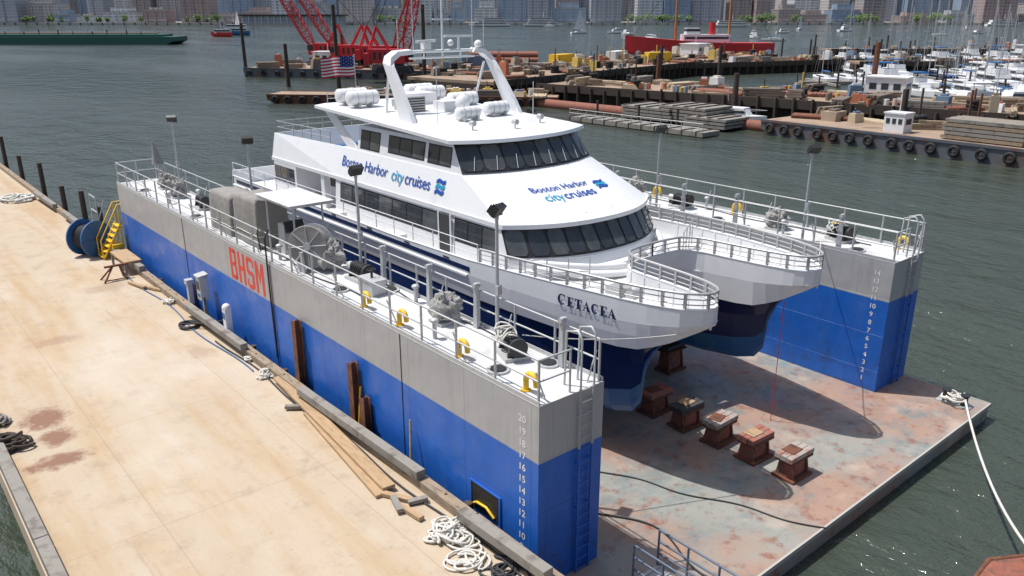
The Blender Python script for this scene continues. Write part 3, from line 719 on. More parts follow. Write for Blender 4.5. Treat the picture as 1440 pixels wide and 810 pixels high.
textmesh('city',.54,slope(18.42,1.10),TEAL,'front_logo_a',boat,offset=.002)
textmesh('cruises',.54,slope(19.58,1.10),BLUEL,'front_logo_b',boat,offset=.004)
f=slope(19.5,0)
b=B('flag_emblem')
for j,(mt) in enumerate((BLUEL,TEAL,BLUEL)):
    pts=[]
    for i in range(7):
        u=1.2+i*.1; w=.05*math.sin(i*1.0)+i*.012
        pts.append((f(u,1.55-.15*j+w),f(u,1.66-.15*j+w)))
    for (a,c),(d,e) in zip(pts,pts[1:]): b.quad(a,d,e,c,mt)
b.done(parent=boat)
def side(yc,z0):
    return lambda u,v:Vector((15.98+(z0+v-6.952)*.317-.03,yc-u,z0+v))
textmesh('Boston Harbor',.58,side(28.35,7.42),BLUEL,'side_name',boat,offset=.002)
textmesh('city',.60,side(25.85,7.38),TEAL,'side_logo_a',boat,offset=.002)
textmesh('cruises',.60,side(24.5,7.38),BLUEL,'side_logo_b',boat,offset=.004)
f2=side(23.1,7.3); b=B('side_emblem')
for j,mt in enumerate((BLUEL,TEAL,BLUEL)):
    pts=[(f2(i*.09-.25,.18*(2-j)+.05*math.sin(i)+i*.015),f2(i*.09-.25,.18*(2-j)+.13+.05*math.sin(i)+i*.015)) for i in range(7)]
    for (a,c),(d,e) in zip(pts,pts[1:]): b.quad(a,d,e,c,mt)
b.done(parent=boat)
def namefn(u,v):
    y=16.0-u; z=5.36+v
    return Vector((lerp(outer,y)-.03,y,z))
lets=[]; u=0
for i,ch in enumerate('CETACEA'):
    w_=.25 if i else .29
    lets.append((u,serif(ch,w_,.34 if i==0 else .30,.085))); u+=w_+.035
strokes('boat_name',namefn,lets,.3,NAVY,boat)
# ---------------------------------------------------------------- pier
b=B('concrete_pier'); b.bx(1.6,10.1,-25,130,1.0,1.7,PIER)
for y in range(-20,130,5):
    for x in (2.0,4.8,7.4,9.8): b.cyl((x,y,-1),(x,y,1.0),.2,WOODD,8)
b.done()
b=B('timber_curb')
rr_=random.Random(3); y=-25
while y<128:
    L=rr_.uniform(4.5,6.5)
    b.box((9.93+rr_.uniform(-.02,.02),y+L/2,1.84),(.30,L-.03,.28),WOOD)
    b.box((1.78,y+L/2,1.84),(.30,L-.03,.28),WOODG)
    for q in (.2,.5,.8): b.cyl((9.93,y+L*q,1.98),(9.93,y+L*q,2.0),.04,RUST,6)
    y+=L
b.done(.015)
b=B('timber_fender')
y=-20
while y<126:
    b.cyl((10.23,y,-.8),(10.23,y,1.75+rr_.uniform(-.15,.2)),.11,WOODD,8); y+=2.6
b.done()
for (y,zt) in ((22.9,4.05),(19.3,3.8),(18.7,2.9),(33,2.9)):
    b=B('rusty_steel_pile')
    for dx in (-.10,.10): b.bx(10.22+dx-.012,10.22+dx+.012,y-.14,y+.14,0,zt,RUST)
    b.bx(10.132,10.308,y-.012,y+.012,0,zt,RUST); b.done()
for (x,y,zt) in ((10.2,46.5,3.6),(10.2,50,3.9),(10.2,55,3.4),(10.25,61,4.0),(10.2,68,3.6),(10.3,75,4.2)):
    b=B('mooring_pile'); b.cyl((x,y,-1),(x,y,zt),.17,WOODD,10,.15); b.done()
b=B('loose_plank'); b.box((9.45,19.7,1.86),(.36,8.1,.10),WOODN,rz=-.087); b.done(.01)
b=B('loose_plank'); b.box((9.15,18.3,1.76),(.28,5.4,.09),WOODN,rz=-.12); b.done(.01)
for (x,y,L,rz,m) in ((9.78,18.6,6.6,.02,WOODG),(9.72,29.2,5.6,.01,WOODG),(9.68,11.8,3.0,.03,WOODG),(9.8,40.5,4,.03,WOODG),(9.75,50,6,.0,WOODG),(9.7,58,5,.02,WOODG)):
    b=B('heavy_timber'); b.box((x,y,2.11),(.28,L,.25),m,rz=rz); b.done(.015)
for (x,y,a,L) in ((9.1,15.3,.5,.9),(8.9,15.0,-.3,.7),(9.4,14.8,1.2,.5),(9.0,14.6,.1,1.0),(9.3,21.5,.9,.6),(9.5,36.5,.4,1.6),(9.2,37.2,.2,1.4)):
    b=B('wood_scrap'); b.box((x,y,1.76+R(0,.08)),(.16,L,.1),WOODN if L>.8 else WOODG,rz=a,rx=R(-.08,.08)); b.done(.008)
b=B('leaning_stick'); b.cyl((10.05,16.1,1.9),(10.28,16.4,3.1),.03,WOODN,6); b.done()
b=B('leaning_stick'); b.cyl((10.15,19.0,1.9),(10.3,19.05,3.1),.03,YEL,6); b.done()
ropepile('mooring_rope_pile',9.25,13.2,1.7,.7,520,.030,ROPE,.2,.4,2)
ropepile('mooring_rope_pile',9.0,12.2,1.7,.5,120,.028,ROPE,.3,.1,12)
ropepile('mooring_rope_pile',9.65,24.4,1.72,.35,260,.026,ROPE,.17,.3,4)
ropepile('mooring_rope_pile',9.7,26.1,1.72,.3,120,.025,ROPE,.15,.2,14)
ropepile('mooring_rope_pile',9.6,34.0,1.72,.35,160,.03,ROPE,.16,.2,24)
ropepile('mooring_rope_pile',8.6,61,1.7,1.1,320,.06,ROPE,.5,.6,6)
ropepile('dark_rope_pile',2.15,24.6,1.7,.5,330,.045,WOODD,.32,.55,7)
ropepile('dark_rope_pile',2.0,26.4,1.7,.35,160,.04,WOODG,.25,.35,8)
ropepile('black_hose_coil',9.35,11.3,1.7,.35,140,.028,ROPED,.35,.12,9)
b=B('hose_coil')
pts=[(9.25+.33*math.cos(a)+.05*math.sin(a*.37),30.7+.38*math.sin(a),1.74+.012*a*.3) for a in [i*.35 for i in range(80)]]
b.tube(pts+[(9.7,30.0,1.95),(9.95,29.6,2.05),(10.05,29.0,2.3)],.035,ROPED,6); b.done()
b=B('pier_hose'); b.tube([(9.55+.09*math.sin(i*.5),11.0+i*.5,1.745) for i in range(36)],.028,ROPED,6); b.done()
b=B('pier_hose'); b.tube([(9.35+.12*math.sin(i*.4+1),25+i*.5,1.745) for i in range(30)],.022,CABLEB,6); b.done()
b=B('power_pedestal'); b.box((10.0,30.8,2.35),(.12,.12,.8),GALV); b.box((10.0,30.8,3.15),(.34,.42,.95),GALV); b.box((9.99,30.8,3.68),(.42,.5,.08),GALV,ry=-.15)
b.bx(9.815,9.83,30.65,30.95,3.1,3.45,BLACK); b.bx(9.81,9.83,30.68,30.92,2.8,2.95,CABLEB)
b.tube([(9.95,30.6,2.8),(9.9,30.4,2.3),(10.0,30.0,1.95)],.03,ROPED,6); b.done(.01)
b=B('power_pedestal'); b.box((9.95,28.3,2.5),(.25,.28,1.05),WHITE2); b.sph((9.95,28.3,3.03),.16,WHITE2); b.bx(9.81,9.823,28.2,28.4,2.6,2.85,CABLEB); b.done(.01)
b=B('power_pedestal'); b.box((10.0,32.4,2.5),(.2,.2,.9),GALV); b.box((10,32.4,3.0),(.3,.3,.2),GALV); b.done(.01)
b=B('cable_spool'); c=Vector((9.0,44.0,1.7+.92)); ax=Vector((.45,-.9,0)).normalized()
for s in (-.5,.5): b.cyl(c+ax*(s-.04),c+ax*(s+.04),.92,CABLEB,32)
b.cyl(c-ax*.46,c+ax*.46,.55,BLACK,24)
for k in range(9): b.torus(c+ax*(-.42+k*.105),ax,.6,.05,ROPED,24,5)
b.cyl(c+ax*.54,c+ax*.57,.14,RUST,12)
for a in range(6):
    u=Vector((ax.y,-ax.x,0)); d=u*math.cos(a*math.pi/3)+Vector((0,0,1))*math.sin(a*math.pi/3); b.cyl(c+ax*.55+d*.12,c+ax*.55+d*.85,.025,CABLEB,5)
b.done()
b=B('yellow_access_stairs')
for s in (-.4,.4):
    b.tube([(9.2,43.0+s,1.72),(10.2,43.0+s,3.4)],.05,YEL,6)
    b.tube([(9.2,43.0+s,1.72),(9.2,43.0+s,2.7),(10.2,43.0+s,4.4),(10.6,43+s,4.4)],.03,YEL,6)
    b.cyl((10.2,43+s,1.7),(10.2,43+s,4.4),.03,YEL,6)
for k in range(7): b.box((9.25+.15*k,43,1.85+.24*k),(.24,.8,.035),YEL)
b.box((9.9,42.8,2.1),(.5,.9,.7),YEL)
b.done()
b=B('timber_platform'); b.bx(9.3,10.08,39.2,41.6,2.26,2.36,WOODN)
for x,y in ((9.35,39.3),(9.35,41.5),(10.0,39.3),(10.0,41.5)): b.box((x,y,1.98),(.1,.1,.55),WOODG)
b.done(.01)
b=B('rusty_trestle')
for s in (-.5,.5):
    b.cyl((8.7+s,38.6,1.7),(8.85+s*.3,38.9,2.35),.04,RUST,6); b.cyl((8.7+s,39.3,1.7),(8.85+s*.3,38.95,2.35),.04,RUST,6)
b.box((8.85,38.92,2.37),(1.0,.12,.08),RUST); b.cyl((8.2,38.6,1.8),(9.3,38.6,1.8),.03,RUST,6); b.done()
b=B('boarding_frame')
for x,y in ((10.0,46),(10.0,47.2)): b.cyl((x,y,1.7),(x,y,4.2),.03,GALV,6)
b.tube([(10,46,4.2),(10,47.2,4.2)],.03,GALV,6); b.tube([(10,46,3.4),(10,47.2,3.4)],.03,GALV,6); b.tube([(9.6,46,1.9),(10.4,46,4.0)],.03,GALV,6)
b.done()
b=B('canvas_umbrella'); b.cyl((12.1,41.5,WZ+.02),(12.1,41.5,WZ+2.0),.03,GALV,6); b.cyl((12.1,41.5,WZ+1.0),(12.0,41.5,WZ+2.1),.28,TARP2,8,.04); b.done()
b=B('aluminium_gangway'); b.box((12.7,6.6,PZ+.12),(.9,7.0,.1),ALU)
BLR=M('blue_grey_rail',(.10,.14,.2),.5,var=.15)
for x in (12.25,13.15):
    railing(b,[(x,10.1,PZ+.15),(x,3.2,PZ+.15)],1.0,.85,[.35,.68],.028,BLR,.03)
    for k in range(8): b.cyl((x,10.1-.85*k,PZ+.15),(x,9.25-.85*k,PZ+.8),.015,BLR,5)
for k in range(22): b.box((12.7,10-.31*k,PZ+.19),(.85,.03,.03),GALV)
b.done()
b=B('rusty_barge')
ring_=[(17.2,3.6),(17.65,4.7),(18.6,4.75),(20.5,3.6),(26,-3),(20,-9),(14,-4)]
b.loft([[Vector((x,y,-.8)) for x,y in ring_],[Vector((x,y,1.35)) for x,y in ring_]],RUST2)
b.tube([(x,y,1.32) for x,y in ring_],.07,RUST,8,True)
b.cyl((19.1,4.0,1.35),(19.1,4.0,1.75),.12,RUST,12); b.cyl((19.1,4.0,1.75),(19.1,4.0,1.82),.18,RUST,12); b.torus((19.1,4,1.5),(0,0,1),.17,.04,ROPE); b.done(.02)
# ---------------------------------------------------------------- middle distance
def frame(ox,oy,dx,dy):
    d=Vector((dx,dy,0)).normalized(); n=Vector((-d.y,d.x,0))
    if n.dot(FW)<0: n=-n
    return lambda u,w,z:Vector((ox,oy,0))+d*u+n*w+Vector((0,0,z)), math.atan2(d.y,d.x), d, n
def prism(b,fr,u0,u1,w0,w1,z0,z1,m):
    P=[fr(u0,w0,z0),fr(u1,w0,z0),fr(u1,w1,z0),fr(u0,w1,z0),fr(u0,w0,z1),fr(u1,w0,z1),fr(u1,w1,z1),fr(u0,w1,z1)]
    b.add(P,[(0,3,2,1),(4,5,6,7),(0,1,5,4),(1,2,6,5),(2,3,7,6),(3,0,4,7)],m)
def barge(name,ox,oy,dx,dy,L,W,z,hull=BARGEH,deck=BARGED,tyres=3.2):
    fr,ang,d,n=frame(ox,oy,dx,dy); b=B(name)
    prof=[(0,z*.45),(2.0,-.4),(L-2,-.4),(L,z*.45),(L,z),(0,z)]
    b.loft([[fr(u,0,zz) for u,zz in prof],[fr(u,W,zz) for u,zz in prof]],hull)
    prism(b,fr,.1,L-.1,.1,W-.1,z+.004,z+.03,deck)
    for w in (0,W): prism(b,fr,0,L,w-.12,w+.12,z-.15,z+.12,hull)
    if tyres:
        u=1.5
        while u<L-1:
            b.torus(fr(u,-.32,z*.5),n,.42,.2,TYRE,12,6); u+=tyres*R(.8,1.2)
    b.done(); return fr,ang,d,n
TC=[(.50,.40,.27),(.36,.28,.2),(.6,.55,.47),(.2,.16,.13),(.45,.15,.08),(.15,.22,.30),(.7,.7,.68),(.6,.42,.1)]
JM=[M('clutter_%d'%i,c,.8,var=.3,scale=1) for i,c in enumerate(TC)]
def clutter(name,fr,ang,u0,u1,w0,w1,z,n,seed,hmax=2.0):
    rr=random.Random(seed); b=B(name)
    for i in range(n):
        u,w=rr.uniform(u0,u1),rr.uniform(w0,w1); p=fr(u,w,z); t=rr.random(); a=ang+rr.choice((0,math.pi/2,.6))+rr.uniform(-.25,.25)
        if t<.45:
            L=rr.uniform(1.8,6); k=rr.randint(1,4); q=rr.randint(2,6); m=rr.choice((WOOD,WOODG,WOOD,JM[0],JM[1],JM[3]))
            X=Vector((math.cos(a),math.sin(a),0)); Y=Vector((-X.y,X.x,0))
            for r in range(k):
                for j in range(q):
                    pp=p+Y*((j-q/2)*.36)+X*rr.uniform(-.5,.5)+Vector((0,0,.16+.33*r)); b.box(pp,(L,.3,.28),m,rz=a+rr.uniform(-.03,.03))
        elif t<.68:
            d=(rr.uniform(.8,2.6),rr.uniform(.8,1.8),rr.uniform(.5,hmax)); m=rr.choice(JM)
            b.box(p+Vector((0,0,d[2]/2)),d,m,rz=a,tx=rr.uniform(.6,1)); b.box(p+Vector((0,0,d[2]+.08)),(d[0]*.5,d[1]*.5,.3),rr.choice(JM),rz=a)
            b.cyl(p+Vector((0,0,d[2])),p+Vector((rr.uniform(-.5,.5),0,d[2]+rr.uniform(.3,1.5))),.07,BLACK,5)
        elif t<.8:
            for j in range(rr.randint(3,7)):
                q=p+Vector((rr.uniform(-1.5,1.5),rr.uniform(-1.5,1.5),0)); b.cyl(q,q+Vector((0,0,.9)),.3,rr.choice(JM),8)
        elif t<.9:
            X=Vector((math.cos(a),math.sin(a),0)); Y=Vector((-X.y,X.x,0)); L=rr.uniform(3,8)
            for j in range(4): b.cyl(p-X*L/2+Y*(j*.5)+Vector((0,0,.25)),p+X*L/2+Y*(j*.5)+Vector((0,0,.25)),.24,rr.choice((RUST,RUST2)),8)
        else:
            b.cyl(p,p+Vector((0,0,rr.uniform(2,4.5))),.12,rr.choice((RUST,WOODD,JM[7])),6)
            for k in range(3): b.torus(p+Vector((0,0,.25+.45*k)),(0,0,1),.6,.25,TYRE,12,6)
    return b.done()
frA,angA,dA,nA=barge('work_barge',74,181,34,-48,64,20,1.9)
clutter('construction_material',frA,angA,4,62,1,19,1.93,85,1,3)
frB,angB,dB,nB=barge('deck_barge',54,124,31,-33,46,6,1.3,RUST,BARGED,2.2)
clutter('construction_material',frB,angB,12,44,1,5,1.33,26,2,1.2)
frC,angC,dC,nC=barge('deck_barge',84,54,-1.5,-38,46,9,1.6,BARGEH,BARGED,2.2)
def crane(p,rz,reach,up,side):
    b=B('crawler_crane'); b.T=Matrix.Translation(p)@Matrix.Rotation(rz,4,'Z')
    for s in (-2.2,2.2): b.box((0,s,.7),(7.5,1.1,1.3),BLACK,tx=.85)
    b.box((0,0,1.5),(3.4,3.4,.6),BLACK); b.box((-1.5,0,3.3),(7.5,3.6,2.8),RED); b.box((-5.4,0,2.8),(1.3,4.2,2.2),RED)
    for k in range(5): b.box((-3.8+k*1.1,0,3.4),(.5,3.64,1.4),BLACK)
    b.box((2.6,1.5,3.3),(2.0,1.4,2.5),RED,tx=.85); b.box((3.0,1.5,3.7),(1.4,1.45,1.2),GLASS)
    tip=Vector((reach,side,up)); base=Vector((2.0,-.2,2.4)); D=(tip-base); n=D.normalized()
    u=n.cross(Vector((0,0,1))).normalized(); w=n.cross(u)
    N=22; prev=None
    for i in range(N+1):
        t=i/N; k=1.0*min(1,.25+t*5,.25+(1-t)*5); c=base+D*t
        cur=[c+u*k+w*k,c-u*k+w*k,c-u*k-w*k,c+u*k-w*k]
        if prev:
            for j in range(4):
                b.cyl(prev[j],cur[j],.15,RED,4,cap=False); b.cyl(prev[j],cur[(j+1)%4],.09,RED,4,cap=False)
        for j in range(4): b.cyl(cur[j],cur[(j+1)%4],.08,RED,4,cap=False)
        prev=cur
    g=Vector((-3.5,0,9))
    for s in (-1.2,1.2):
        b.cyl((-1,s,4.5),g+Vector((0,s*.5,0)),.2,RED,5); b.cyl((-5,s,4.5),g+Vector((0,s*.5,0)),.2,RED,5)
        b.cyl(g+Vector((0,s*.4,0)),tip+Vector((0,s*.2,0)),.04,BLACK,4)
    b.cyl(tip,(tip.x,tip.y,max(6,tip.z-25)),.04,BLACK,4)
    b.done()
def acrane(F,L,z,lean,up):
    crane(SH(F,L,z),SHANG+(math.pi if lean<0 else 0),abs(lean),up,0)
acrane(193,-38,1.93,-24,40); acrane(188,-29,1.93,18,42); acrane(170,-24,1.93,9,36); acrane(205,-46,1.93,-17,30)
def flag():
    p=frB(14,2,1.3); b=B('american_flag'); FRD=M('flag_red',(.55,.02,.04),.7); FWH=M('flag_white',(.8,.8,.8),.7); FBL=M('flag_blue',(.02,.035,.2),.7)
    b.cyl(p,p+Vector((0,0,6.2)),.07,WHITE2,6)
    def P(i,j):
        s=i/14*5.2; return p+RT*s*-1+FW*(.35*math.sin(s*2.0))*(i/14+.3)+Vector((0,0,6.0-j*.24-.08*math.sin(s*1.7)-.35*s*.2))
    for i in range(14):
        for j in range(13):
            m=FBL if (i<6 and j<7) else (FRD if j%2==0 else FWH)
            b.quad(P(i,j),P(i+1,j),P(i+1,j+1),P(i,j+1),m)
            if m is FBL and (i+j)%2==0: b.box((P(i,j)+P(i+1,j+1))/2,(.09,.09,.09),FWH)
    b.done()
flag()
def pier(name,ox,oy,dx,dy,L,W,z):
    fr,ang,d,n=frame(ox,oy,dx,dy); b=B(name)
    prism(b,fr,0,L,0,W,z-.5,z,BARGED); prism(b,fr,0,L,-.25,.05,z-.9,z+.25,WOODD)
    u=1
    while u<L:
        for w in (.3,W*.5,W-.3): b.cyl(fr(u,w,-1),fr(u,w,z-.4),.22,WOODD,6)
        b.cyl(fr(u,-.35,-1),fr(u,-.35,z+R(-.2,.6)),.2,WOODD,6)
        u+=2.4
    prism(b,fr,0,L,1.5,W-1.5,-.5,z-.55,WOODD)
    b.done(); return fr,ang
fr1,a1=pier('timber_pier',88,98,13,-68,135,15,2.7)
clutter('construction_material',fr1,a1,2,130,1,14,2.7,150,3,2.2)
fr2,a2=pier('timber_pier',84,104,.98,.19,120,20,2.9)
clutter('construction_material',fr2,a2,4,118,1,19,2.9,150,4,2.6)
fr3,a3=pier('timber_pier',118,128,.95,-.3,90,8,2.6)
clutter('construction_material',fr3,a3,4,88,1,7,2.6,60,14,2.4)
fr7,a7=pier('timber_pier',*SH(196,82)[:2],RT.x,RT.y,150,7,2.6)
clutter('construction_material',fr7,a7,4,148,1,6,2.6,60,15,2.2)
fr8,a8=pier('timber_pier',*SH(262,100)[:2],RT.x,RT.y,220,9,2.8)
clutter('construction_material',fr8,a8,4,218,1,8,2.8,70,16,3)
fr4,a4,_,_=frame(75,77,.6,-20)
b=B('floating_dock'); prism(b,fr4,0,21,0,3.4,.1,.6,WOODG)
for u in range(0,21,2): prism(b,fr4,u,u+.15,-.05,3.45,.05,.7,WOODD)
railing(b,[fr4(0,0,.6),fr4(21,0,.6)],1.0,1.5,[.5],.05,ALU,.05)
for u in (2,9,15): b.cyl(fr4(u,3.2,-1),fr4(u,3.2,2.6),.16,WOODD,8)
b.done()
for (u,w,L,W,h) in ((3,7,8,6,1.6),(9,7.5,7,6,2.2),(14,6,6,5,1.5)):
    b=B('stacked_dock_section')
    for k in range(int(h/.4)):
        o=R(-.3,.3); prism(b,fr4,u+o,u+L+o,w,w+W,.3+k*.42,.3+k*.42+.3,WOODG)
        for q in range(4): prism(b,fr4,u+o+q*L/4+.2,u+o+q*L/4+.5,w+.1,w+W-.1,.3+k*.42+.302,.3+k*.42+.42,WOODD)
    b.done()
b=B('floating_pipe')
for (p,q) in (((84,93),(85.5,72)),((85.6,71),(86.5,54))): b.cyl((p[0],p[1],.45),(q[0],q[1],.45),.75,RUST2,12)
b.done()
b=B('pipe_stack')
for r in range(2):
    for j in range(4-r): c=SH(192+j*1.5+r*.7,-2,3.2+1.2*r); b.cyl(c-RT*8,c+RT*8,.7,RUST2,12)
b.done()
b=B('lumber_stack')
for r in range(5):
    for j in range(7):
        p=frC(24+R(-.2,.2),1.5+j*.55,1.9+.4*r); b.box(p,(7.5,.5,.32),WOODG if (r+j)%3 else WOOD,rz=angC)
b.done()
clutter('construction_material',frC,angC,2,44,5,8.5,1.63,30,9,1.2)
def deckhouse(p,rz,L,W,H,name='deck_house'):
    b=B(name); b.T=Matrix.Translation(p)@Matrix.Rotation(rz,4,'Z')
    b.box((0,0,H/2),(L,W,H),WHITE2); b.box((0,0,H+.08),(L*1.08,W*1.1,.16),WHITE2)
    for s in (-1,1):
        for k in range(3): b.box((-L*.3+k*L*.3,s*(W/2+.01),H*.62),(L*.18,.04,H*.28),GLASS)
    b.box((L/2+.01,0,H*.6),(.04,W*.6,H*.3),GLASS); b.cyl((0,0,H),(0,0,H+2),.05,WHITE2,6); b.done()
deckhouse(frC(37,4,1.63),angC,5,3.4,2.4); deckhouse(frC(15,2.6,1.63),angC,2.2,1.8,1.9)
def hull(b,L,W,H,m,sheer=.35):
    rings=[]
    for t in (0,.15,.35,.55,.72,.86,.95,1):
        x=-L/2+L*t; w=W/2*(1-.08*(t<.1))*(1 if t<.5 else max(.02,1-((t-.5)/.5)**2.2)); z=H*(1+sheer*max(0,t-.3)**1.5)
        k=-.3 if t<.85 else -.3+(t-.85)/.15*(H*.6)
        rings.append([Vector((x,-w,z)),Vector((x,-w*.93,z*.35)),Vector((x,-w*.55,min(-.1+(k+.3),z*.3))),Vector((x,0,k)),Vector((x,w*.55,min(-.1+(k+.3),z*.3))),Vector((x,w*.93,z*.35)),Vector((x,w,z))])
    b.loft(rings,m,True,True,False)
def yacht(name,L,seed):
    b=B(name); W=L*.3; H=L*.11
    hull(b,L,W,H,WHITE2)
    b.box((-L*.02,0,H+L*.055),(L*.5,W*.78,L*.12),WHITE2,tx=.85,ty=.88); b.box((-L*.02,0,H+L*.07),(L*.47,W*.80,L*.045),GLASS,tx=.92,ty=.95)
    b.box((L*.16,0,H+L*.05),(L*.2,W*.6,L*.09),WHITE2,tx=.4,ty=.7)
    if seed%2:
        b.box((-L*.08,0,H+L*.15),(L*.28,W*.65,L*.06),WHITE2,tx=.9); b.box((-L*.05,0,H+L*.26),(L*.24,W*.6,L*.015),WHITE2 if seed%4==1 else CABLEB)
        for sx in (-1,1):
            for e in (-.15,.05): b.cyl((L*e,sx*W*.28,H+L*.17),(L*e,sx*W*.28,H+L*.26),.04,ALU,4)
    b.tube([(L*.5,0,H*1.2+.7),(L*.3,W*.38,H+.8),(0,W*.45,H+.7)],.03,ALU,4); b.tube([(L*.5,0,H*1.2+.7),(L*.3,-W*.38,H+.8),(0,-W*.45,H+.7)],.03,ALU,4)
    b.cyl((-L*.1,0,H+L*.2),(-L*.12,0,H+L*.42),.04,ALU,4)
    b.bx(-L*.48,-L*.3,-W*.3,W*.3,H,H+.05,WOODG)
    return b
def sail(name,L,seed,sails=False):
    b=B(name); W=L*.27; H=L*.085; hull(b,L,W,H,[WHITE2,NAVY,WHITE2][seed%3])
    b.box((-L*.02,0,H+L*.02),(L*.42,W*.55,L*.05),WHITE2,tx=.85,ty=.8); b.box((-L*.02,0,H+L*.022),(L*.36,W*.56,L*.02),GLASS,ty=.97)
    mh=L*1.25; b.cyl((L*.08,0,H),(L*.08,0,H+mh),.09,ALU,6); b.cyl((L*.08,0,H+L*.12),(-L*.32,0,H+L*.12),.16,[CABLEB,TARP2,WHITE2][seed%3],6)
    b.cyl((L*.49,0,H*1.2),(L*.08,0,H+mh*.97),.02,ALU,3); b.cyl((-L*.48,0,H),(L*.08,0,H+mh),.02,ALU,3)
    for s in (-1,1): b.cyl((L*.06,s*W*.45,H),(L*.08,0,H+mh*.85),.02,ALU,3); b.cyl((L*.08,0,H+mh*.5),(L*.08,s*W*.3,H+mh*.5),.04,ALU,3)
    if sails:
        b.add([(L*.06,.05,H+L*.15),(-L*.32,.4,H+L*.15),(L*.06,.05,H+mh*.95)],[(0,1,2)],WHITE2); b.add([(L*.47,0,H*1.4),(L*.12,.5,H+.6),(L*.09,.1,H+mh*.8)],[(0,1,2)],WHITE2)
    return b
protoY=[]; protoS=[]
rows=[(128,(72,150)),(146,(66,165)),(166,(62,185)),(184,(90,200)),(214,(80,215)),(236,(95,240))]
for ri,(F,(la,lb)) in enumerate(rows):
    b=B('floating_dock'); fr,_,_,_=frame(*SH(F,la)[:2],RT.x,RT.y); prism(b,fr,-4,lb-la+20,-1,1,.15,.6,WOODG)
    u=0
    while u<lb-la+15:
        prism(b,fr,u,u+.8,-9,9,.15,.55,WOODG); b.cyl(fr(u,9,-1),fr(u,9,3.2),.18,WOODD,6); b.cyl(fr(u,-9,-1),fr(u,-9,3.0),.18,WOODD,6); u+=10
    b.done()
    for sd in (-1,1):
        u=2.8
        while u<lb-la+12:
            if random.random()<.72:
                p=SH(F+sd*6.8,la+u+R(-.3,.3)); rz=math.atan2(FW.y,FW.x)+(0 if sd>0 else math.pi)+R(-.04,.04); s=R(.8,1.15)
                if random.random()<.58:
                    if len(protoY)<4: o=yacht('motor_yacht',R(10,13),len(protoY)).done(loc=p,rz=rz); protoY.append(o)
                    else: inst(random.choice(protoY),p,rz,s)
                else:
                    if len(protoS)<4: o=sail('moored_sailboat',R(10,13),len(protoS)).done(loc=p,rz=rz); protoS.append(o)
                    else: inst(random.choice(protoS),p,rz,s)
            u+=5
for (F,L,rz) in ((108,62,SHANG),(113,84,SHANG+.1),(110,100,SHANG),(118,74,SHANG+3.1)): inst(protoY[1],SH(F,L),rz,1.1)
b=yacht('work_boat',9,2); b.done(loc=(90,62,0),rz=-1.4)
b=B('red_ship'); hull(b,44,8.5,5.2,RED,sheer=.7)
b.box((-2,0,6.4),(14,5,2.4),WHITE2); b.box((-2,0,6.6),(13,5.05,.7),GLASS); b.box((2,0,8.4),(4,4,2),WHITE2); b.box((2,0,8.8),(4.05,4.05,.7),GLASS)
MO=M('mast_orange',(.5,.2,.06),.6)
for x in (-9,7): b.cyl((x,0,3.5),(x,0,24),.4,MO,8,.25); b.cyl((x,0,24),(x+14*(1 if x>0 else -1),0,5),.06,BLACK,4); b.cyl((x,3,4),(x,0,20),.06,BLACK,4); b.cyl((x,-3,4),(x,0,20),.06,BLACK,4)
b.cyl((-4,0,6),(-4,0,11),1.0,RED,12)
b.done(loc=SH(252,56),rz=SHANG+math.pi)
for (x,y,zt,m) in ((75,182,11.5,WOODD),(76,141,15,WOODD),(87.5,129,15,WOODD),(70,150,8,WOODD),(110,54,9.8,RUST),(93,64,6,WOODD),(120,100,6.5,RUST),(121.5,101,6.5,RUST),(98,44,5,WOODD),(140,116,7,WOODD),(150,108,7,WOODD),(96,175,9,RUST)):
    b=B('mooring_pile'); b.cyl((x,y,-1),(x+R(-.2,.2),y,zt),.42,m,10,.34)
    if zt>10: b.torus((x,y,zt-.6),(0,0,1),.42,.06,RUST)
    b.done()
for i in range(26):
    p=SH(R(255,300),R(90,330)); b=B('mooring_pile'); b.cyl(p,p+Vector((0,0,R(4,7))),.3,WOODD,6); b.done()
def container(p,rz,m,L=6):
    b=B('shipping_container'); b.T=Matrix.Translation(p)@Matrix.Rotation(rz,4,'Z'); b.box((0,0,1.3),(L,2.4,2.5),m)
    for k in range(int(L/.4)): b.box((-L/2+.2+k*.4,0,1.3),(.18,2.48,2.2),m)
    b.done()
container(fr2(40,15,2.9),a2,YEL); container(fr2(60,14,2.9),a2+.1,JM[6]); container(frA(50,15,1.93),angA,JM[5]); container(fr3(30,5,2.6),a3,YEL); container(frA(24,16,1.93),angA,JM[4])
deckhouse(frA(14,14,1.93),angA,6,4,3,'work_shed'); deckhouse(fr2(95,12,2.9),a2,7,5,3.2,'work_shed'); deckhouse(fr1(50,11,2.7),a1,5,3.5,2.8,'work_shed')
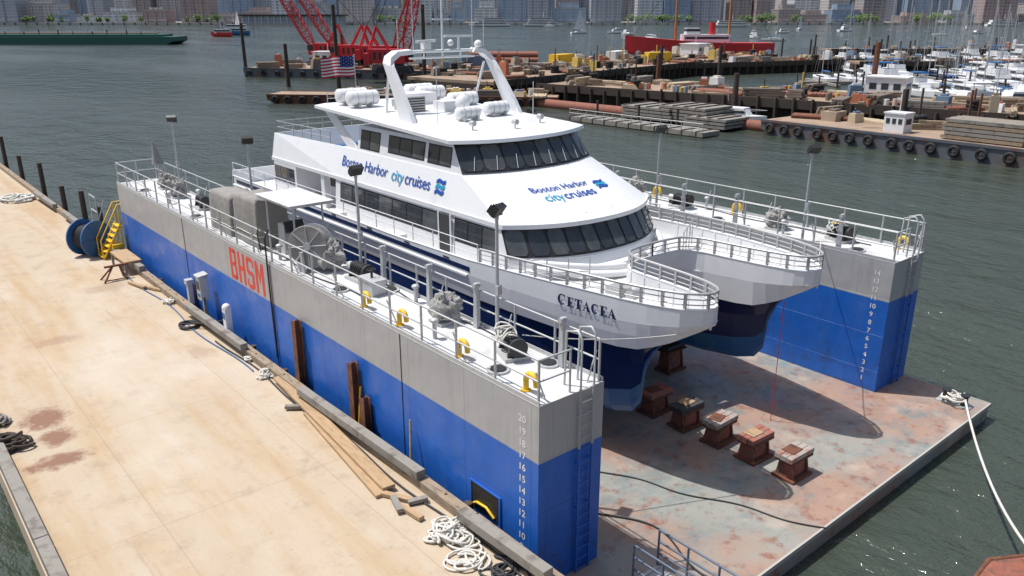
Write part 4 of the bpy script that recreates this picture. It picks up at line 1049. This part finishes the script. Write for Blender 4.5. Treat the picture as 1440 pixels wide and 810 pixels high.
# ---------------------------------------------------------------- far traffic
b=B('tank_barge'); fr5,a5,d5,n5=frame(*SH(385,-330)[:2],RT.x,RT.y)
prof=[(0,2),(4,-.5),(170,-.5),(174,1.5),(174,3.4),(0,3.4)]
b.loft([[fr5(u,0,z) for u,z in prof],[fr5(u,18,z) for u,z in prof]],GREENH)
prism(b,fr5,5,168,2,16,3.4,4.4,GREENH)
for k in range(30): p=fr5(8+k*5.3,5+ (k%3)*3,4.4); b.cyl(p,p+Vector((0,0,1.2+.8*(k%2))),.3,[RUST,GREENH,ALU][k%3],6)
b.cyl(fr5(6,6,5),fr5(165,6,5),.3,RUST,6); b.cyl(fr5(6,9,5.1),fr5(165,9,5.1),.25,GREENH,6)
b.done()
def ferry(name,F,L,ln,m,h=3):
    b=B(name); hull(b,ln,ln*.2,2.6,m)
    for k in range(h):
        b.box((-ln*.03*k-1,0,3.2+2.4*k),(ln*(.78-.13*k),ln*.17,2.2),WHITE2); b.box((-ln*.03*k-1,0,3.5+2.4*k),(ln*(.76-.13*k),ln*.174,.9),GLASS)
    b.cyl((0,0,3+2.4*h),(0,0,8+2.4*h),.2,WHITE2,5)
    b.done(loc=SH(F,L),rz=SHANG+math.pi*(L<0))
ferry('harbour_ferry',940,-25,46,WHITE2); ferry('harbour_ferry',950,35,44,WHITE2); ferry('harbour_ferry',900,235,40,WHITE2,2); ferry('tug_boat',560,-185,20,CABLEB,2); ferry('tug_boat',520,-180,13,RED,1); ferry('harbour_ferry',960,560,40,WHITE2,2)
sail('sailing_yacht',13,0,True).done(loc=SH(600,48),rz=SHANG+.4)
sail('sailing_yacht',13,2,True).done(loc=SH(800,-260),rz=SHANG+2.4)
sail('sailing_yacht',12,2,True).done(loc=SH(760,260),rz=SHANG+.9)
rs=random.Random(5)
for i in range(16):
    inst(rs.choice(protoY+protoS[:1]),SH(rs.uniform(420,950),rs.uniform(-120,430)),SHANG+rs.uniform(0,6.2),rs.uniform(.8,1.2))
# ---------------------------------------------------------------- far shore & skyline
b=B('far_shore_land'); P=[SH(1090,-2600,-2),SH(1090,2600,-2),SH(6000,2600,-2),SH(6000,-2600,-2)]; Q=[Vector((p.x,p.y,2.2)) for p in P]
b.loft([P,Q],LAND); b.done()
b=B('quay_wall')
fr6,a6,_,_=frame(*SH(1086,-2600)[:2],RT.x,RT.y); prism(b,fr6,0,5200,0,4,-1,2.5,CONCG)
for u in range(0,5200,14): prism(b,fr6,u,u+.8,-1,0,-1,2.8,WOODD)
b.done()
rb=random.Random(21)
def building(name,F,L,w,d,h,m,steps=1):
    b=B(name); f,_,_,_=frame(*SH(F,L)[:2],RT.x,RT.y)
    prism(b,f,-w/2,w/2,0,d,1.5,h,m)
    prism(b,f,-w/2-.4,w/2+.4,-.4,d+.4,h,h+1.0,CONCG)
    if steps>1: prism(b,f,-w*.3,w*.3,d*.15,d*.8,h+1,h*1.25+3,m)
    for k in range(3): prism(b,f,-w*.3+k*w*.22,-w*.3+k*w*.22+w*.1,d*.3,d*.5,h+1,h+3.5,CONCG)
    for k in range(int(w/12)): prism(b,f,-w/2+4+k*12,-w/2+6.5+k*12,-1.4,0,2,h-2,m)
    prism(b,f,-w/2-.2,w/2+.2,-.5,0,5.2,6.0,WHITE2)
    b.done()
L=-1150
while L<1150:
    w=rb.uniform(16,46); h=rb.choice((10,12,15,18,22,26,30,45,60)); glassy= -220<L<240
    m=rb.choice([FAC[1],FAC[5],FAC[1],FAC[6],FAC[4]]) if glassy else rb.choice([FAC[0],FAC[0],FAC[2],FAC[3],FAC[6],FAC[4],FAC[5]])
    if glassy: h=rb.choice((14,20,34,50,60))
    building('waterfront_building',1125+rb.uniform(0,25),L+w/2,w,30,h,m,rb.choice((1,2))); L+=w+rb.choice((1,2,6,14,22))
L=-1500
while L<1500:
    w=rb.uniform(20,42); h=rb.uniform(40,160); m=rb.choice(FAC)
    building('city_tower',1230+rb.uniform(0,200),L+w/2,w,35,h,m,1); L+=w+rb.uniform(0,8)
L=-1900
while L<1900:
    w=rb.uniform(26,50); h=rb.uniform(60,220); building('city_tower',1550+rb.uniform(0,200),L,w,40,h,rb.choice([FAC[1],FAC[5],FAC[6],FAC[2]]),1); L+=w*.95
b=B('ferry_terminal'); f,_,_,_=frame(*SH(1060,-345)[:2],RT.x,RT.y)
prism(b,f,0,135,0,34,-1,2.4,CONCG); prism(b,f,4,131,3,30,2.4,11,FAC[6]); prism(b,f,1,134,0,33,11,12.6,BLACK)
for k in range(16): b.cyl(f(6+k*8,1,2.4),f(6+k*8,1,11),.4,WHITE2,6)
b.done()
def trees(name,F,L0,L1,n,seed,hh=9):
    rt=random.Random(seed); b=B(name)
    for i in range(n):
        c=SH(F+rt.uniform(-6,6),rt.uniform(L0,L1),2.2); h=hh*rt.uniform(.7,1.25)
        b.cyl(c,c+Vector((0,0,h*.5)),.35,WOODD,5,.2)
        for k in range(90):
            q=Vector((rt.gauss(0,1),rt.gauss(0,1),rt.gauss(0,1))); q.normalize(); q*=rt.random()**.4
            p=c+Vector((q.x*h*.42,q.y*h*.42,h*.62+q.z*h*.4)); s=rt.uniform(.5,1.2)
            u=Vector((rt.uniform(-1,1),rt.uniform(-1,1),rt.uniform(-1,1))).normalized()*s; v=u.orthogonal().normalized()*s
            b.quad(p-u,p-v,p+u,p+v,LEAF)
    b.done()
for i,(a,c,n,hh) in enumerate(((-430,-385,9,10),(-640,-590,9,10),(150,235,16,11),(520,600,14,12),(700,820,14,10),(-180,-140,6,9),(-900,-800,14,10),(300,380,14,11),(-560,-480,8,9),(430,480,9,11))): trees('shoreline_trees',1106,a,c,n,i+1,hh)
# ---------------------------------------------------------------- light, sky, camera
sun_v=Vector((-1.35,1.75,5.2)).normalized()
ld=bpy.data.lights.new('sun','SUN'); ld.energy=4.5; ld.angle=math.radians(.5); ld.color=(1,.98,.95)
lo=bpy.data.objects.new('sun',ld); lo.rotation_euler=sun_v.to_track_quat('Z','Y').to_euler(); lo.location=(0,0,60); sc.collection.objects.link(lo)
w=bpy.data.worlds.new('World'); sc.world=w; w.use_nodes=True; nt=w.node_tree
sk=nt.nodes.new('ShaderNodeTexSky'); sk.sky_type='NISHITA'; sk.sun_disc=False
sk.sun_elevation=math.asin(sun_v.z); sk.sun_rotation=math.atan2(sun_v.x,sun_v.y); sk.air_density=1.0; sk.dust_density=3.0
bg=nt.nodes['Background']; bg.inputs['Strength'].default_value=.12; nt.links.new(sk.outputs[0],bg.inputs['Color'])
cd=bpy.data.cameras.new('camera'); cd.sensor_width=36; cd.lens=28.15; cd.clip_start=.3; cd.clip_end=20000
co=bpy.data.objects.new('camera',cd); co.location=(0,0,13.4); co.rotation_euler=(math.radians(90-18.9),0,math.radians(-40.2)); sc.collection.objects.link(co)
sc.camera=co
sc.view_settings.view_transform='Standard'; sc.view_settings.look='None'; sc.view_settings.exposure=0
